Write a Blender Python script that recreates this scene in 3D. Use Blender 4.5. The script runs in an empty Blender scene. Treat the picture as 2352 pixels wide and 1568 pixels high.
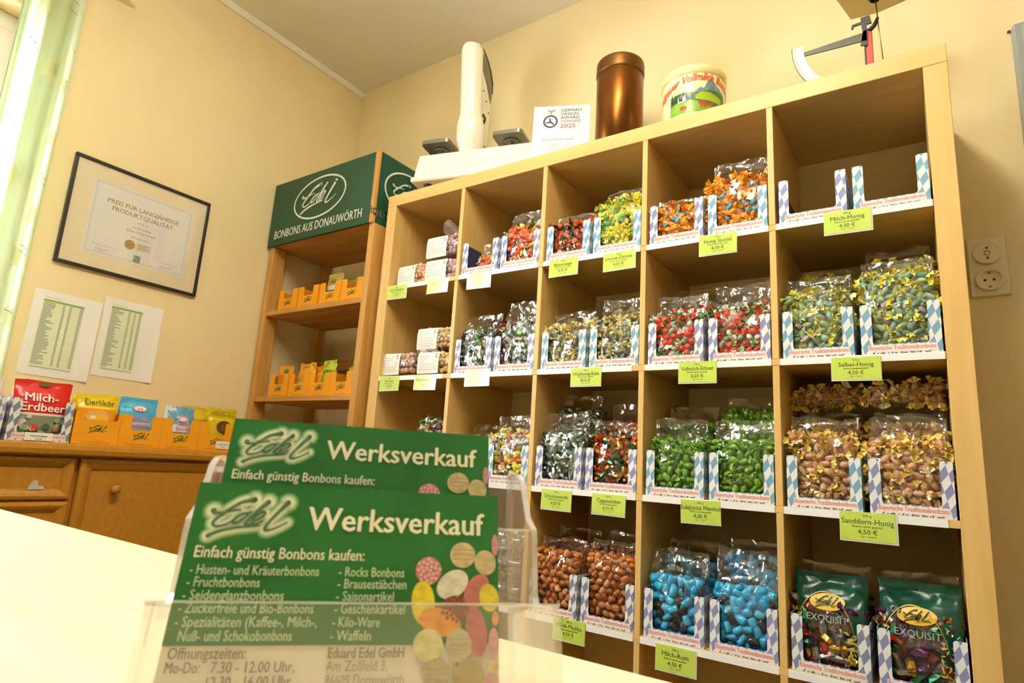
import bpy, math, random
import numpy as np
from mathutils import Vector, Matrix, noise

# ------------------------------------------------------------------ camera, world, lights, exposure
scene = bpy.context.scene
COL = scene.collection
CAM_POS = (1.768, -1.591, 0.8126)
YAW, PITCH, ROLL, FPX = 0.61177, 0.19925, 0.06082, 1400.5
cy, sy, cp, sp, cr, sr = math.cos(YAW), math.sin(YAW), math.cos(PITCH), math.sin(PITCH), math.cos(ROLL), math.sin(ROLL)
fwd = Vector((-sy * cp, cy * cp, sp)); rgt = Vector((cy, sy, 0)); upv = rgt.cross(fwd)
r2 = cr * rgt + sr * upv; u2 = -sr * rgt + cr * upv
cam = bpy.data.cameras.new('camera'); camo = bpy.data.objects.new('camera', cam); COL.objects.link(camo)
cam.sensor_width = 36.0; cam.lens = 36.0 * FPX / 2352.0; cam.clip_start = 0.01; cam.clip_end = 60
m3 = Matrix((r2, u2, -fwd)).transposed()
camo.matrix_world = Matrix.Translation(CAM_POS) @ m3.to_4x4()
cam.dof.use_dof = True; cam.dof.focus_distance = 1.5; cam.dof.aperture_fstop = 26.0
scene.camera = camo

world = bpy.data.worlds.new('world'); scene.world = world; world.use_nodes = True
wb = world.node_tree.nodes['Background']; wb.inputs[0].default_value = (0.92, 0.97, 1.0, 1); wb.inputs[1].default_value = 13.0

LAMP_STRENGTH = 21.0
LAMP_COLOR = (1.0, 0.965, 0.83)

vs = scene.view_settings
vs.view_transform = 'Standard'; vs.look = 'None'; vs.gamma = 1.0; vs.use_curve_mapping = False; vs.exposure = 0.86
scene.cycles.transparent_max_bounces = 18
scene.cycles.use_denoising = True; scene.cycles.adaptive_threshold = 0.03
scene.cycles.max_bounces = 6; scene.cycles.diffuse_bounces = 4; scene.cycles.glossy_bounces = 3; scene.cycles.transmission_bounces = 3
scene.cycles.caustics_reflective = False; scene.cycles.caustics_refractive = False

# ------------------------------------------------------------------ materials
def lin(h, a=1.0):
    if isinstance(h, str):
        h = [int(h[i:i + 2], 16) / 255 for i in (0, 2, 4)]
    else:
        h = [c / 255 for c in h]
    return tuple((c / 12.92 if c <= 0.04045 else ((c + 0.055) / 1.055) ** 2.4) for c in h) + (a,)

MATS = {}
def mat(name, col, rough=0.5, metal=0.0, spec=0.5, col2=None, nscale=(20, 20, 20), detail=3, mixlo=0.35, mixhi=0.65,
        bump=0.0, bscale=None, coat=0.0, emit=0.0, emit_col=None, sub=0.0):
    if name in MATS: return MATS[name]
    m = bpy.data.materials.new(name); m.use_nodes = True; MATS[name] = m
    nt = m.node_tree; N = nt.nodes; L = nt.links; b = N['Principled BSDF']
    b.inputs['Base Color'].default_value = lin(col); b.inputs['Roughness'].default_value = rough
    b.inputs['Metallic'].default_value = metal; b.inputs['Specular IOR Level'].default_value = spec
    b.inputs['Coat Weight'].default_value = coat
    if emit:
        b.inputs['Emission Color'].default_value = emit_col if emit_col else lin(col); b.inputs['Emission Strength'].default_value = emit
    if col2 or bump:
        tc = N.new('ShaderNodeTexCoord'); mp = N.new('ShaderNodeMapping'); mp.inputs['Scale'].default_value = nscale
        L.new(tc.outputs['Object'], mp.inputs['Vector'])
    if col2:
        nz = N.new('ShaderNodeTexNoise'); nz.inputs['Scale'].default_value = 1.0; nz.inputs['Detail'].default_value = detail
        L.new(mp.outputs[0], nz.inputs['Vector'])
        rp = N.new('ShaderNodeValToRGB'); rp.color_ramp.elements[0].position = mixlo; rp.color_ramp.elements[1].position = mixhi
        rp.color_ramp.elements[0].color = lin(col); rp.color_ramp.elements[1].color = lin(col2)
        L.new(nz.outputs['Fac'], rp.inputs[0]); L.new(rp.outputs[0], b.inputs['Base Color'])
    if bump:
        n2 = N.new('ShaderNodeTexNoise'); n2.inputs['Scale'].default_value = bscale or 1.0; n2.inputs['Detail'].default_value = 4
        L.new((tc.outputs['Object'] if bscale else mp.outputs[0]), n2.inputs['Vector'])
        bp = N.new('ShaderNodeBump'); bp.inputs['Strength'].default_value = bump; bp.inputs['Distance'].default_value = 0.002
        L.new(n2.outputs['Fac'], bp.inputs['Height']); L.new(bp.outputs[0], b.inputs['Normal'])
    return m

def clear(name, tint=(1, 1, 1), crease=0.0, gloss_rough=0.06, haze=0.03, haze_col=(0.9, 0.9, 0.9), refl=1.0, base=0.02, ior=1.45, bump=0.0, bscale=60, transl=False):
    if name in MATS: return MATS[name]
    m = bpy.data.materials.new(name); m.use_nodes = True; MATS[name] = m
    nt = m.node_tree; N = nt.nodes; L = nt.links; N.remove(N['Principled BSDF']); out = N['Material Output']
    tr = N.new('ShaderNodeBsdfTransparent'); tr.inputs[0].default_value = tint + (1,)
    gl = N.new('ShaderNodeBsdfGlossy'); gl.inputs['Roughness'].default_value = gloss_rough; gl.inputs[0].default_value = (1, 1, 1, 1)
    df = N.new('ShaderNodeBsdfTranslucent' if transl else 'ShaderNodeBsdfDiffuse'); df.inputs[0].default_value = haze_col + (1,)
    fr = N.new('ShaderNodeLayerWeight'); fr.inputs[0].default_value = 0.5      # facing term, the same from both sides of a sheet
    pw = N.new('ShaderNodeMath'); pw.operation = 'POWER'; pw.inputs[1].default_value = 4.0; L.new(fr.outputs['Facing'], pw.inputs[0])
    mu = N.new('ShaderNodeMath'); mu.operation = 'MULTIPLY_ADD'; mu.inputs[1].default_value = refl; mu.inputs[2].default_value = base; mu.use_clamp = True
    L.new(pw.outputs[0], mu.inputs[0])
    m1 = N.new('ShaderNodeMixShader'); m1.inputs[0].default_value = haze; L.new(tr.outputs[0], m1.inputs[1]); L.new(df.outputs[0], m1.inputs[2])
    m2 = N.new('ShaderNodeMixShader'); L.new(mu.outputs[0], m2.inputs[0]); L.new(m1.outputs[0], m2.inputs[1]); L.new(gl.outputs[0], m2.inputs[2])
    L.new(m2.outputs[0], out.inputs['Surface'])
    if bump:
        tc = N.new('ShaderNodeTexCoord'); n2 = N.new('ShaderNodeTexNoise'); n2.inputs['Scale'].default_value = bscale; n2.inputs['Detail'].default_value = 2
        n2.inputs['Distortion'].default_value = 1.2
        L.new(tc.outputs['Object'], n2.inputs['Vector'])
        bp = N.new('ShaderNodeBump'); bp.inputs['Strength'].default_value = bump; bp.inputs['Distance'].default_value = 0.01
        h = n2.outputs['Fac']
        if crease:      # folded-film facets
            vo = N.new('ShaderNodeTexVoronoi'); vo.inputs['Scale'].default_value = crease; vo.feature = 'F1'
            wv = N.new('ShaderNodeVectorMath'); wv.operation = 'MULTIPLY_ADD'; wv.inputs[1].default_value = (0.05, 0.05, 0.05)
            L.new(n2.outputs['Color'], wv.inputs[0]); L.new(tc.outputs['Object'], wv.inputs[2]); L.new(wv.outputs[0], vo.inputs['Vector'])
            ad = N.new('ShaderNodeMath'); ad.operation = 'MULTIPLY_ADD'; ad.inputs[1].default_value = 1.3
            L.new(vo.outputs['Distance'], ad.inputs[0]); L.new(h, ad.inputs[2]); h = ad.outputs[0]
        L.new(h, bp.inputs['Height']); L.new(bp.outputs[0], gl.inputs['Normal']); L.new(bp.outputs[0], fr.inputs['Normal'])
    return m

def lozenge(name, blue, white='e6e5e2', W=0.0178, H=0.037):
    if name in MATS: return MATS[name]
    m = mat(name, white, 0.45)
    nt = m.node_tree; N = nt.nodes; L = nt.links; b = N['Principled BSDF']
    tc = N.new('ShaderNodeTexCoord'); sx = N.new('ShaderNodeSeparateXYZ'); L.new(tc.outputs['Object'], sx.inputs[0])
    def ma(op, a, bb=None):
        n = N.new('ShaderNodeMath'); n.operation = op
        for i, v in enumerate((a, bb)):
            if v is None: continue
            if isinstance(v, (int, float)): n.inputs[i].default_value = v
            else: L.new(v, n.inputs[i])
        return n.outputs[0]
    s = ma('ADD', sx.outputs[0], sx.outputs[1]); z = sx.outputs[2]
    s = ma('SUBTRACT', s, ma('MULTIPLY', z, 0.26))
    u = ma('ADD', ma('DIVIDE', s, W), ma('DIVIDE', z, H)); v = ma('SUBTRACT', ma('DIVIDE', s, W), ma('DIVIDE', z, H))
    c = ma('ADD', ma('FLOOR', u), ma('FLOOR', v))
    k = ma('PINGPONG', c, 1.0)
    mx = N.new('ShaderNodeMix'); mx.data_type = 'RGBA'; L.new(k, mx.inputs[0])
    mx.inputs[6].default_value = lin(white); mx.inputs[7].default_value = lin(blue)
    L.new(mx.outputs[2], b.inputs['Base Color'])
    return m

M_wall = mat('wall_paint', 'f1dfb0', 0.9, spec=0.2, col2='eedaa8', nscale=(3, 3, 3), bump=0.25, bscale=90)
M_ceil = mat('ceiling_paint', 'f4efe4', 0.95, spec=0.1, col2='f0eadd', nscale=(4, 4, 4), bump=0.1, bscale=120)
M_floor = mat('floor_boards', '5e4c38', 0.5, col2='524230', nscale=(6, 6, 6))
M_white = mat('white_plastic', 'efece4', 0.4)
M_birch = mat('birch_veneer', 'e2bd78', 0.45, col2='d8ae62', nscale=(3, 40, 40), detail=4, mixlo=0.3, mixhi=0.75)
M_birchv = mat('birch_veneer_upright', 'e2bd78', 0.45, col2='d8ae62', nscale=(40, 40, 3), detail=4, mixlo=0.3, mixhi=0.75)
M_strip = mat('white_edge_strip', 'f1efec', 0.35)
M_pine = mat('pine', 'd4a154', 0.5, col2='ba8236', nscale=(4, 60, 60), detail=5, mixlo=0.3, mixhi=0.8)
M_pinev = mat('pine_upright', 'd6a458', 0.5, col2='c0883c', nscale=(60, 60, 4), detail=5, mixlo=0.3, mixhi=0.8)
M_honey = mat('honey_wood', 'c98c2c', 0.35, col2='b37820', nscale=(5, 60, 60), detail=4, mixlo=0.25, mixhi=0.8, coat=0.2)
M_table = mat('pale_laminate', 'f1e4c0', 0.35, col2='ebdbae', nscale=(3, 50, 50), detail=3, mixlo=0.3, mixhi=0.8)
M_film = clear('clear_film', haze=0.015, haze_col=(0.95, 0.95, 0.92), refl=0.7, base=0.095, gloss_rough=0.05, bump=0.6, bscale=9, crease=15)
M_sleeve = clear('card_sleeve', haze=0.0, refl=0.6, base=0.045, gloss_rough=0.12)
M_acryl = clear('acrylic', haze=0.055, haze_col=(0.95, 0.94, 0.9), refl=0.8, base=0.04, gloss_rough=0.05)
M_acryl_edge = clear('acrylic_edge', haze=0.32, haze_col=(0.95, 0.95, 0.96), refl=0.8, base=0.08, gloss_rough=0.1)
M_glass = clear('window_glass', haze=0.0, refl=0.6, base=0.03, gloss_rough=0.01)
M_glass2 = clear('frame_glass', haze=0.01, refl=0.8, base=0.035, gloss_rough=0.03)
M_tag = mat('lime_card', 'd3ec5a', 0.5)
M_tagink = mat('tag_ink', '4f6420', 0.6)
M_navy = mat('navy_card', '3c405e', 0.5)
M_loz1 = lozenge('lozenge_teal', '78a6bf')
M_loz2 = lozenge('lozenge_violet', '8a8fba')
M_loz3 = lozenge('lozenge_grey', '8088a0')
M_red = mat('red_ink', 'dd7a6c', 0.6)
M_paper = mat('paper', 'f0eee9', 0.6)
M_ink = mat('dark_ink', '3a3834', 0.6)
M_greyink = mat('grey_ink', '8e8c88', 0.6)
M_green = mat('edel_green', '1f4f38', 0.45)
M_flyer = mat('flyer_green', '2a7a3a', 0.35, col2='236c33', nscale=(30, 30, 30))
M_flyw = mat('flyer_white', 'e9e0cf', 0.45)
M_orange = mat('orange_card', 'f6a61a', 0.45)
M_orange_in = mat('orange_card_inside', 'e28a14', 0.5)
M_logog = mat('logo_green', '3d6a1f', 0.5)
M_cream = mat('cream_white', 'f3ecdc', 0.45)
M_black = mat('black_paint', '25241f', 0.4)

# ------------------------------------------------------------------ mesh building
class B:
    def __init__(s): s.v = []; s.f = []; s.m = []; s.s = []
    def add(s, vs, fs, mi=0, smooth=False, T=None):
        o = len(s.v)
        s.v += [tuple(T @ Vector(p)) for p in vs] if T is not None else [tuple(p) for p in vs]
        for f in fs: s.f.append(tuple(i + o for i in f)); s.m.append(mi); s.s.append(smooth)
        return s
    def box(s, x0, x1, y0, y1, z0, z1, mi=0, T=None, c=0.0):
        x0, x1 = min(x0, x1), max(x0, x1); y0, y1 = min(y0, y1), max(y0, y1); z0, z1 = min(z0, z1), max(z0, z1)
        if c <= 0:
            vs = [(x0, y0, z0), (x1, y0, z0), (x1, y1, z0), (x0, y1, z0), (x0, y0, z1), (x1, y0, z1), (x1, y1, z1), (x0, y1, z1)]
            return s.add(vs, [(0, 3, 2, 1), (4, 5, 6, 7), (0, 1, 5, 4), (1, 2, 6, 5), (2, 3, 7, 6), (3, 0, 4, 7)], mi, False, T)
        c = min(c, (x1 - x0) / 2.1, (y1 - y0) / 2.1, (z1 - z0) / 2.1)
        vs = []; idx = {}
        for ix, X in ((0, x0), (1, x1)):
            for iy, Y in ((0, y0), (1, y1)):
                for iz, Z in ((0, z0), (1, z1)):
                    sx, sy_, sz = (1, -1)[ix], (1, -1)[iy], (1, -1)[iz]
                    for a in range(3):
                        p = [X + sx * c, Y + sy_ * c, Z + sz * c]; p[a] = (X, Y, Z)[a]
                        idx[(ix, iy, iz, a)] = len(vs); vs.append(tuple(p))
        fs = []
        for a in range(3):
            b_, c_ = (a + 1) % 3, (a + 2) % 3
            for e in (0, 1):
                q = []
                for (i, j) in ((0, 0), (1, 0), (1, 1), (0, 1)):
                    k = [0, 0, 0]; k[a] = e; k[b_] = i; k[c_] = j; q.append(idx[tuple(k) + (a,)])
                fs.append(tuple(q if e else q[::-1]))
            for i in (0, 1):
                for j in (0, 1):
                    k0 = [0, 0, 0]; k1 = [0, 0, 0]; k0[b_] = k1[b_] = i; k0[c_] = k1[c_] = j; k1[a] = 1
                    q = (idx[tuple(k0) + (b_,)], idx[tuple(k1) + (b_,)], idx[tuple(k1) + (c_,)], idx[tuple(k0) + (c_,)])
                    fs.append(q)
        for i in (0, 1):
            for j in (0, 1):
                for k in (0, 1): fs.append(tuple(idx[(i, j, k, a)] for a in range(3)))
        return s.add(vs, fs, mi, False, T)
    def prism(s, poly, a0, a1, axis='y', mi=0, T=None, smooth=False):
        n = len(poly)
        def P(u, v, a): return {'y': (u, a, v), 'x': (a, u, v), 'z': (u, v, a)}[axis]
        vs = [P(u, v, a0) for u, v in poly] + [P(u, v, a1) for u, v in poly]
        fs = [tuple(range(n - 1, -1, -1)), tuple(range(n, 2 * n))]
        s.add(vs, fs, mi, False, T)
        s.add(vs, [(i, (i + 1) % n, n + (i + 1) % n, n + i) for i in range(n)], mi, smooth, T)
        return s
    def lathe(s, prof, n=32, mi=0, T=None, smooth=True, arc=None):
        vs = []; fs = []
        for r, z in prof:
            for k in range(n):
                a = 2 * math.pi * k / n; vs.append((r * math.cos(a), r * math.sin(a), z))
        for i in range(len(prof) - 1):
            for k in range(n):
                k2 = (k + 1) % n; fs.append((i * n + k, i * n + k2, (i + 1) * n + k2, (i + 1) * n + k))
        return s.add(vs, fs, mi, smooth, T)
    def tube(s, pts, r, n=8, mi=0, T=None):
        pts = [Vector(p) for p in pts]; vs = []; fs = []
        rr = r if isinstance(r, (list, tuple)) else [r] * len(pts)
        for i, p in enumerate(pts):
            d = (pts[min(i + 1, len(pts) - 1)] - pts[max(i - 1, 0)]).normalized()
            a = d.orthogonal().normalized() if i == 0 else (pa - d * pa.dot(d)).normalized()
            pa = a; b_ = d.cross(a)
            for k in range(n):
                t = 2 * math.pi * k / n; vs.append(p + (a * math.cos(t) + b_ * math.sin(t)) * rr[i])
        for i in range(len(pts) - 1):
            for k in range(n):
                k2 = (k + 1) % n; fs.append((i * n + k, i * n + k2, (i + 1) * n + k2, (i + 1) * n + k))
        fs.append(tuple(range(n - 1, -1, -1))); fs.append(tuple((len(pts) - 1) * n + k for k in range(n)))
        return s.add(vs, fs, mi, True, T)
    def grid(s, fn, nu, nv, mi=0, smooth=True, T=None):
        vs = [fn(i / nu, j / nv) for j in range(nv + 1) for i in range(nu + 1)]
        fs = [(j * (nu + 1) + i, j * (nu + 1) + i + 1, (j + 1) * (nu + 1) + i + 1, (j + 1) * (nu + 1) + i) for j in range(nv) for i in range(nu)]
        return s.add(vs, fs, mi, smooth, T)
    def quadx(s, x0, x1, z0, z1, y, mi=0):
        return s.add([(x0, y, z0), (x1, y, z0), (x1, y, z1), (x0, y, z1)], [(0, 1, 2, 3)], mi)
    def mesh(s, name, mats):
        me = bpy.data.meshes.new(name); me.from_pydata(s.v, [], s.f)
        for m in (mats if isinstance(mats, (list, tuple)) else [mats]): me.materials.append(m)
        me.polygons.foreach_set('material_index', s.m); me.polygons.foreach_set('use_smooth', s.s); me.update()
        return me
    def obj(s, name, mats, parent=None, loc=None, rotz=None):
        return link(name, s.mesh(name, mats), parent, loc, rotz)

def link(name, me, parent=None, loc=None, rotz=None, mtx=None):
    o = bpy.data.objects.new(name, me); COL.objects.link(o); o.parent = parent
    if loc: o.location = loc
    if rotz: o.rotation_euler = (0, 0, rotz)
    if mtx is not None: o.matrix_basis = mtx
    return o
def tag(o, label, cat=None, group=None):
    o['label'] = label
    if cat: o['category'] = cat
    if group: o['group'] = group
    return o
def thing(name, label, cat, loc=(0, 0, 0), rotz=0.0, group=None):
    o = link(name, None, None, loc); o.rotation_euler = (0, 0, rotz); return tag(o, label, cat, group)
def struct(o): o['kind'] = 'structure'; return o

# ---- lettering (converted font outlines), laid in local x (right) / y (up)
FCACHE = {}
def glyphs(body, size, bold=0.0, align='LEFT', xs=1.0, shear=0.0, space=1.0):
    key = (body, size, bold, align, xs, shear, space)
    if key in FCACHE: return FCACHE[key]
    c = bpy.data.curves.new('txt', 'FONT'); c.body = body; c.size = size; c.resolution_u = 2
    c.align_x = align; c.shear = shear; c.space_character = space
    o = bpy.data.objects.new('txt', c); me = bpy.data.meshes.new_from_object(o)
    v = [(p.co.x * xs, p.co.y, 0.0) for p in me.vertices]; f = [tuple(p.vertices) for p in me.polygons]
    bpy.data.objects.remove(o); bpy.data.curves.remove(c); bpy.data.meshes.remove(me)
    if bold:
        v0, f0 = list(v), list(f); V = []; F = []
        for k, (dx, dy) in enumerate(((-bold, 0), (bold, 0), (0, bold * 0.6), (0, -bold * 0.6))):
            off = len(V); V += [(x + dx * size, y + dy * size, 2.5e-5 * k) for x, y, z in v0]; F += [tuple(i + off for i in q) for q in f0]
        v, f = V, F
    FCACHE[key] = (v, f); return v, f
FRONT = Matrix(((1, 0, 0), (0, 0, -1), (0, 1, 0)))       # x stays, text-up -> z, text faces -y
def letters(b, body, size, x, z, y=0.0, bold=0.0, align='LEFT', xs=1.0, shear=0.0, space=1.0, mi=0, fn=None, rot=0.0):
    v, f = glyphs(body, size, bold, align, xs, shear, space)
    ca, sa = math.cos(rot), math.sin(rot)
    pts = [(x + px * ca - py * sa, y - pz, z + px * sa + py * ca) for px, py, pz in v]
    if fn: pts = [fn(*p) for p in pts]
    b.add(pts, f, mi)
    return b

# ---- the script word mark, traced as strokes in a unit box
_S = [  # (points, start width, mid width, end width)
    ([(778, 497), (735, 505), (680, 528), (612, 585), (563, 632), (550, 660), (575, 676), (630, 662), (690, 618)], 26, 15, 6),
    ([(540, 578), (560, 590), (600, 588), (650, 573), (700, 566)], 24, 12, 6),
    ([(755, 588), (725, 590), (685, 615), (668, 645), (690, 652), (730, 620), (770, 575)], 12, 14, 8),
    ([(866, 508), (820, 552), (770, 615), (746, 652), (765, 662), (800, 640)], 22, 15, 6),
    ([(790, 640), (835, 612), (858, 584), (838, 574), (800, 606), (786, 645), (806, 658), (850, 632)], 8, 14, 6),
    ([(992, 508), (945, 566), (902, 622), (874, 666), (874, 690), (902, 690), (952, 668), (1006, 636)], 24, 15, 5),
    ([(535, 738), (600, 706), (700, 680), (835, 662)], 18, 16, 5)]
def _cat(p, n=6):
    out = []
    for i in range(len(p) - 1):
        p0, p1, p2, p3 = p[max(i - 1, 0)], p[i], p[i + 1], p[min(i + 2, len(p) - 1)]
        for k in range(n):
            t = k / n
            out.append(tuple(0.5 * (2 * p1[a] + (p2[a] - p0[a]) * t + (2 * p0[a] - 5 * p1[a] + 4 * p2[a] - p3[a]) * t * t + (3 * p1[a] - p0[a] - 3 * p2[a] + p3[a]) * t ** 3) for a in (0, 1)))
    out.append(p[-1]); return out
def wordmark(b, cx, cz, width, y=0.0, grow=0.0, scale_w=1.0, mi=0, fn=None, n=6, dy=0.00002):
    k = width / 520.0
    for si, (pts, w0, w1, w2) in enumerate(_S):
        q = [(cx + (px - 775) * k, cz - (py - 617) * k) for px, py in _cat(pts, n)]
        L, R = [], []
        for i, (x, z) in enumerate(q):
            t = i / (len(q) - 1); w = (w0 + (w1 - w0) * min(1, t * 3.5)) if t < 0.55 else (w1 + (w2 - w1) * (t - 0.55) / 0.45)
            w = (w * scale_w + grow) * k / 2
            a = q[max(i - 1, 0)]; c = q[min(i + 1, len(q) - 1)]; d = math.hypot(c[0] - a[0], c[1] - a[1]) or 1
            nx, nz = -(c[1] - a[1]) / d, (c[0] - a[0]) / d
            L.append((x + nx * w, y - si * dy, z + nz * w)); R.append((x - nx * w, y - si * dy, z - nz * w))
        if fn: L = [fn(*p) for p in L]; R = [fn(*p) for p in R]
        m = len(L); b.add(L + R, [(i, m + i, m + i + 1, i + 1) for i in range(m - 1)], mi)
        for e, w in ((0, w0), (m - 1, w2)):   # round ends
            x, z = q[e]; w = (w * scale_w + grow) * k / 2 * (1.25 if e == 0 and w > 20 else 1.0)
            P = [(x + w * math.cos(a * math.pi / 5), y - si * dy, z + w * math.sin(a * math.pi / 5)) for a in range(10)]
            if fn: P = [fn(*p) for p in P]
            b.add(P, [tuple(range(10))], mi)
    return b
def ellipse(b, cx, cz, rx, rz, y=0.0, rot=0.0, mi=0, n=24, fn=None, ring=0.0):
    P = []; Q = []
    for i in range(n):
        a = 2 * math.pi * i / n; ux, uz = rx * math.cos(a), rz * math.sin(a)
        P.append((cx + ux * math.cos(rot) - uz * math.sin(rot), y, cz + ux * math.sin(rot) + uz * math.cos(rot)))
        if ring:
            ux, uz = (rx - ring) * math.cos(a), (rz - ring) * math.sin(a)
            Q.append((cx + ux * math.cos(rot) - uz * math.sin(rot), y, cz + ux * math.sin(rot) + uz * math.cos(rot)))
    if fn: P = [fn(*p) for p in P]; Q = [fn(*p) for p in Q]
    if ring: b.add(P + Q, [(i, (i + 1) % n, n + (i + 1) % n, n + i) for i in range(n)], mi)
    else:
        c = (cx, y, cz); c = fn(*c) if fn else c
        b.add(P + [c], [(i, (i + 1) % n, n) for i in range(n)], mi)
    return b

# ------------------------------------------------------------------ the room
XL, YB, ZC = -0.75, 0.40, 2.785
XR, YF = 4.2, -5.0
struct(B().box(XL - 0.3, XR + 0.1, YF - 0.1, YB + 0.1, -0.1, 0, 0).obj('floor', M_floor))
struct(B().box(XL - 0.3, XR + 0.1, YF - 0.1, YB + 0.1, ZC, ZC + 0.1, 0).obj('ceiling', M_ceil))
struct(B().box(XL - 0.3, XR + 0.1, YB, YB + 0.1, 0, ZC).obj('wall_back', M_wall))
struct(B().box(XR, XR + 0.1, YF, YB, 0, ZC).obj('wall_right', M_wall))
struct(B().box(XL - 0.3, XR + 0.1, YF - 0.1, YF, 0, ZC).obj('wall_front', M_wall))
WY0, WY1, WZ0, WZ1 = -2.35, -1.045, 0.86, 2.275
b = B(); T = 0.28
b.box(XL - T, XL, WY1, YB, 0, ZC); b.box(XL - T, XL, YF, WY0, 0, ZC)
b.box(XL - T, XL, WY0, WY1, 0, WZ0); b.box(XL - T, XL, WY0, WY1, WZ1, ZC)
struct(b.obj('wall_left', M_wall))
b = B().prism([(XL, ZC), (XL, ZC - 0.022), (XL + 0.006, ZC - 0.024), (XL + 0.02, ZC - 0.008), (XL + 0.022, ZC)], YF, YB, 'y')
struct(b.obj('trim_1', mat('white_trim', 'f6f3ea', 0.5)))
win = struct(link('window_1', None)); win['label'] = 'white framed window behind the sheer green curtain'
b = B(); fx = XL - 0.10
for (y0, y1, z0, z1) in ((WY0, WY1, WZ0, WZ0 + 0.06), (WY0, WY1, WZ1 - 0.06, WZ1), (WY0, WY0 + 0.06, WZ0 + .0601, WZ1 - .0601), (WY1 - 0.06, WY1, WZ0 + .0601, WZ1 - .0601), (-1.73, -1.66, WZ0 + .0601, WZ1 - .0601)):
    b.box(fx - 0.06, fx, y0, y1, z0, z1, c=0.004)
b.obj('window_frame', M_white, win)
b = B()
for (y0, y1) in ((WY0 + 0.06, -1.73), (-1.66, WY1 - 0.06)):
    for (a, c, d, e) in ((y0, y1, WZ0 + 0.06, WZ0 + 0.12), (y0, y1, WZ1 - 0.12, WZ1 - 0.06), (y0, y0 + 0.055, WZ0 + 0.1201, WZ1 - 0.1201), (y1 - 0.055, y1, WZ0 + 0.1201, WZ1 - 0.1201)):
        b.box(fx - 0.045, fx + 0.015, a, c, d, e, c=0.006)
b.obj('sash', M_white, win)
for (y0, y1) in ((WY0 + 0.1, -1.78), (-1.61, WY1 - 0.1)):
    B().box(fx - 0.02, fx - 0.016, y0, y1, WZ0 + 0.1, WZ1 - 0.1).obj('pane', M_glass, win)
B().box(XL - 0.10, XL + 0.03, WY0 - 0.03, WY1 + 0.03, WZ0 - 0.03, WZ0, c=0.006).obj('window_sill', M_white, win)

# ceiling lamps (two tube fittings hanging under the ceiling, over the customer side of the room)
M_diff = mat('lamp_diffuser', 'fff6e6', 0.5, emit=LAMP_STRENGTH, emit_col=LAMP_COLOR + (1,))
def ceiling_lamp(x, y, label, L=1.2, W=0.2):
    t = thing('ceiling_lamp', label, 'lamp', (x, y, ZC), 0, 'ceiling tube lamps')
    B().box(-.03, .03, -L / 2 + .02, L / 2 - .02, -0.10, -0.075, c=0.006).obj('housing', M_white, t)
    B().box(-W / 2, W / 2, -L / 2, L / 2, -0.155, -0.1005, c=0.012).obj('diffuser', M_diff, t)
    for s in (-0.4, 0.4): B().box(-0.012, 0.012, s - 0.012, s + 0.012, -0.075, -.0004).obj('bracket', M_white, t)
ceiling_lamp(1.28, -1.25, 'white tube lamp on the ceiling in front of the cube shelf')

# ------------------------------------------------------------------ curtain
def curtain_x(y, z=0): return -0.665 + 0.024 * math.sin((y + 0.9) * 62) + 0.010 * math.sin((y + 0.9) * 131 + 1) + 0.004 * math.sin(z * 5 + y * 30)
def sheer(name, c0, c1, thru=0.22):
    m = bpy.data.materials.new(name); m.use_nodes = True
    nt = m.node_tree; N = nt.nodes; Lk = nt.links; N.remove(N['Principled BSDF'])
    tl = N.new('ShaderNodeBsdfTranslucent'); df = N.new('ShaderNodeBsdfDiffuse'); tr = N.new('ShaderNodeBsdfTransparent')
    tc = N.new('ShaderNodeTexCoord'); mp = N.new('ShaderNodeMapping'); mp.inputs['Scale'].default_value = (0.1, 26, 0.35); nz = N.new('ShaderNodeTexNoise'); nz.inputs['Scale'].default_value = 1
    rp = N.new('ShaderNodeValToRGB'); rp.color_ramp.elements[0].position = 0.38; rp.color_ramp.elements[1].position = 0.62
    rp.color_ramp.elements[0].color = lin(c0); rp.color_ramp.elements[1].color = lin(c1)
    Lk.new(tc.outputs['Object'], mp.inputs[0]); Lk.new(mp.outputs[0], nz.inputs['Vector']); Lk.new(nz.outputs['Fac'], rp.inputs[0])
    Lk.new(rp.outputs[0], tl.inputs[0]); Lk.new(rp.outputs[0], df.inputs[0])
    a = N.new('ShaderNodeMixShader'); a.inputs[0].default_value = 0.6; Lk.new(df.outputs[0], a.inputs[1]); Lk.new(tl.outputs[0], a.inputs[2])
    c = N.new('ShaderNodeMixShader'); c.inputs[0].default_value = thru; Lk.new(a.outputs[0], c.inputs[1]); Lk.new(tr.outputs[0], c.inputs[2])
    Lk.new(c.outputs[0], N['Material Output'].inputs['Surface']); return m
M_curt = sheer('sheer_curtain', 'c6d8b0', 'e2efdc'); M_curty = sheer('sheer_yellow', 'e0dfb4', 'e6e4bc', .12)
cur = thing('curtain', 'sheer pale green curtain hanging at the right side of the window', 'curtain')
CY0, CY1 = -1.098, -0.918
B().grid(lambda u, v: (curtain_x(CY0 + (CY1 - CY0) * u, 0.83 + 1.68 * v), CY0 + (CY1 - CY0) * u, 0.83 + 1.68 * v), 70, 40).obj('fabric', M_curt, cur)
b = B().tube([(curtain_x(CY0, z) + 0.001, CY0, z) for z in [0.83 + 0.08 * k for k in range(22)]], 0.0022, 6)
b.obj('hem', mat('curtain_hem', '9fae93', 0.8), cur)
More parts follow.
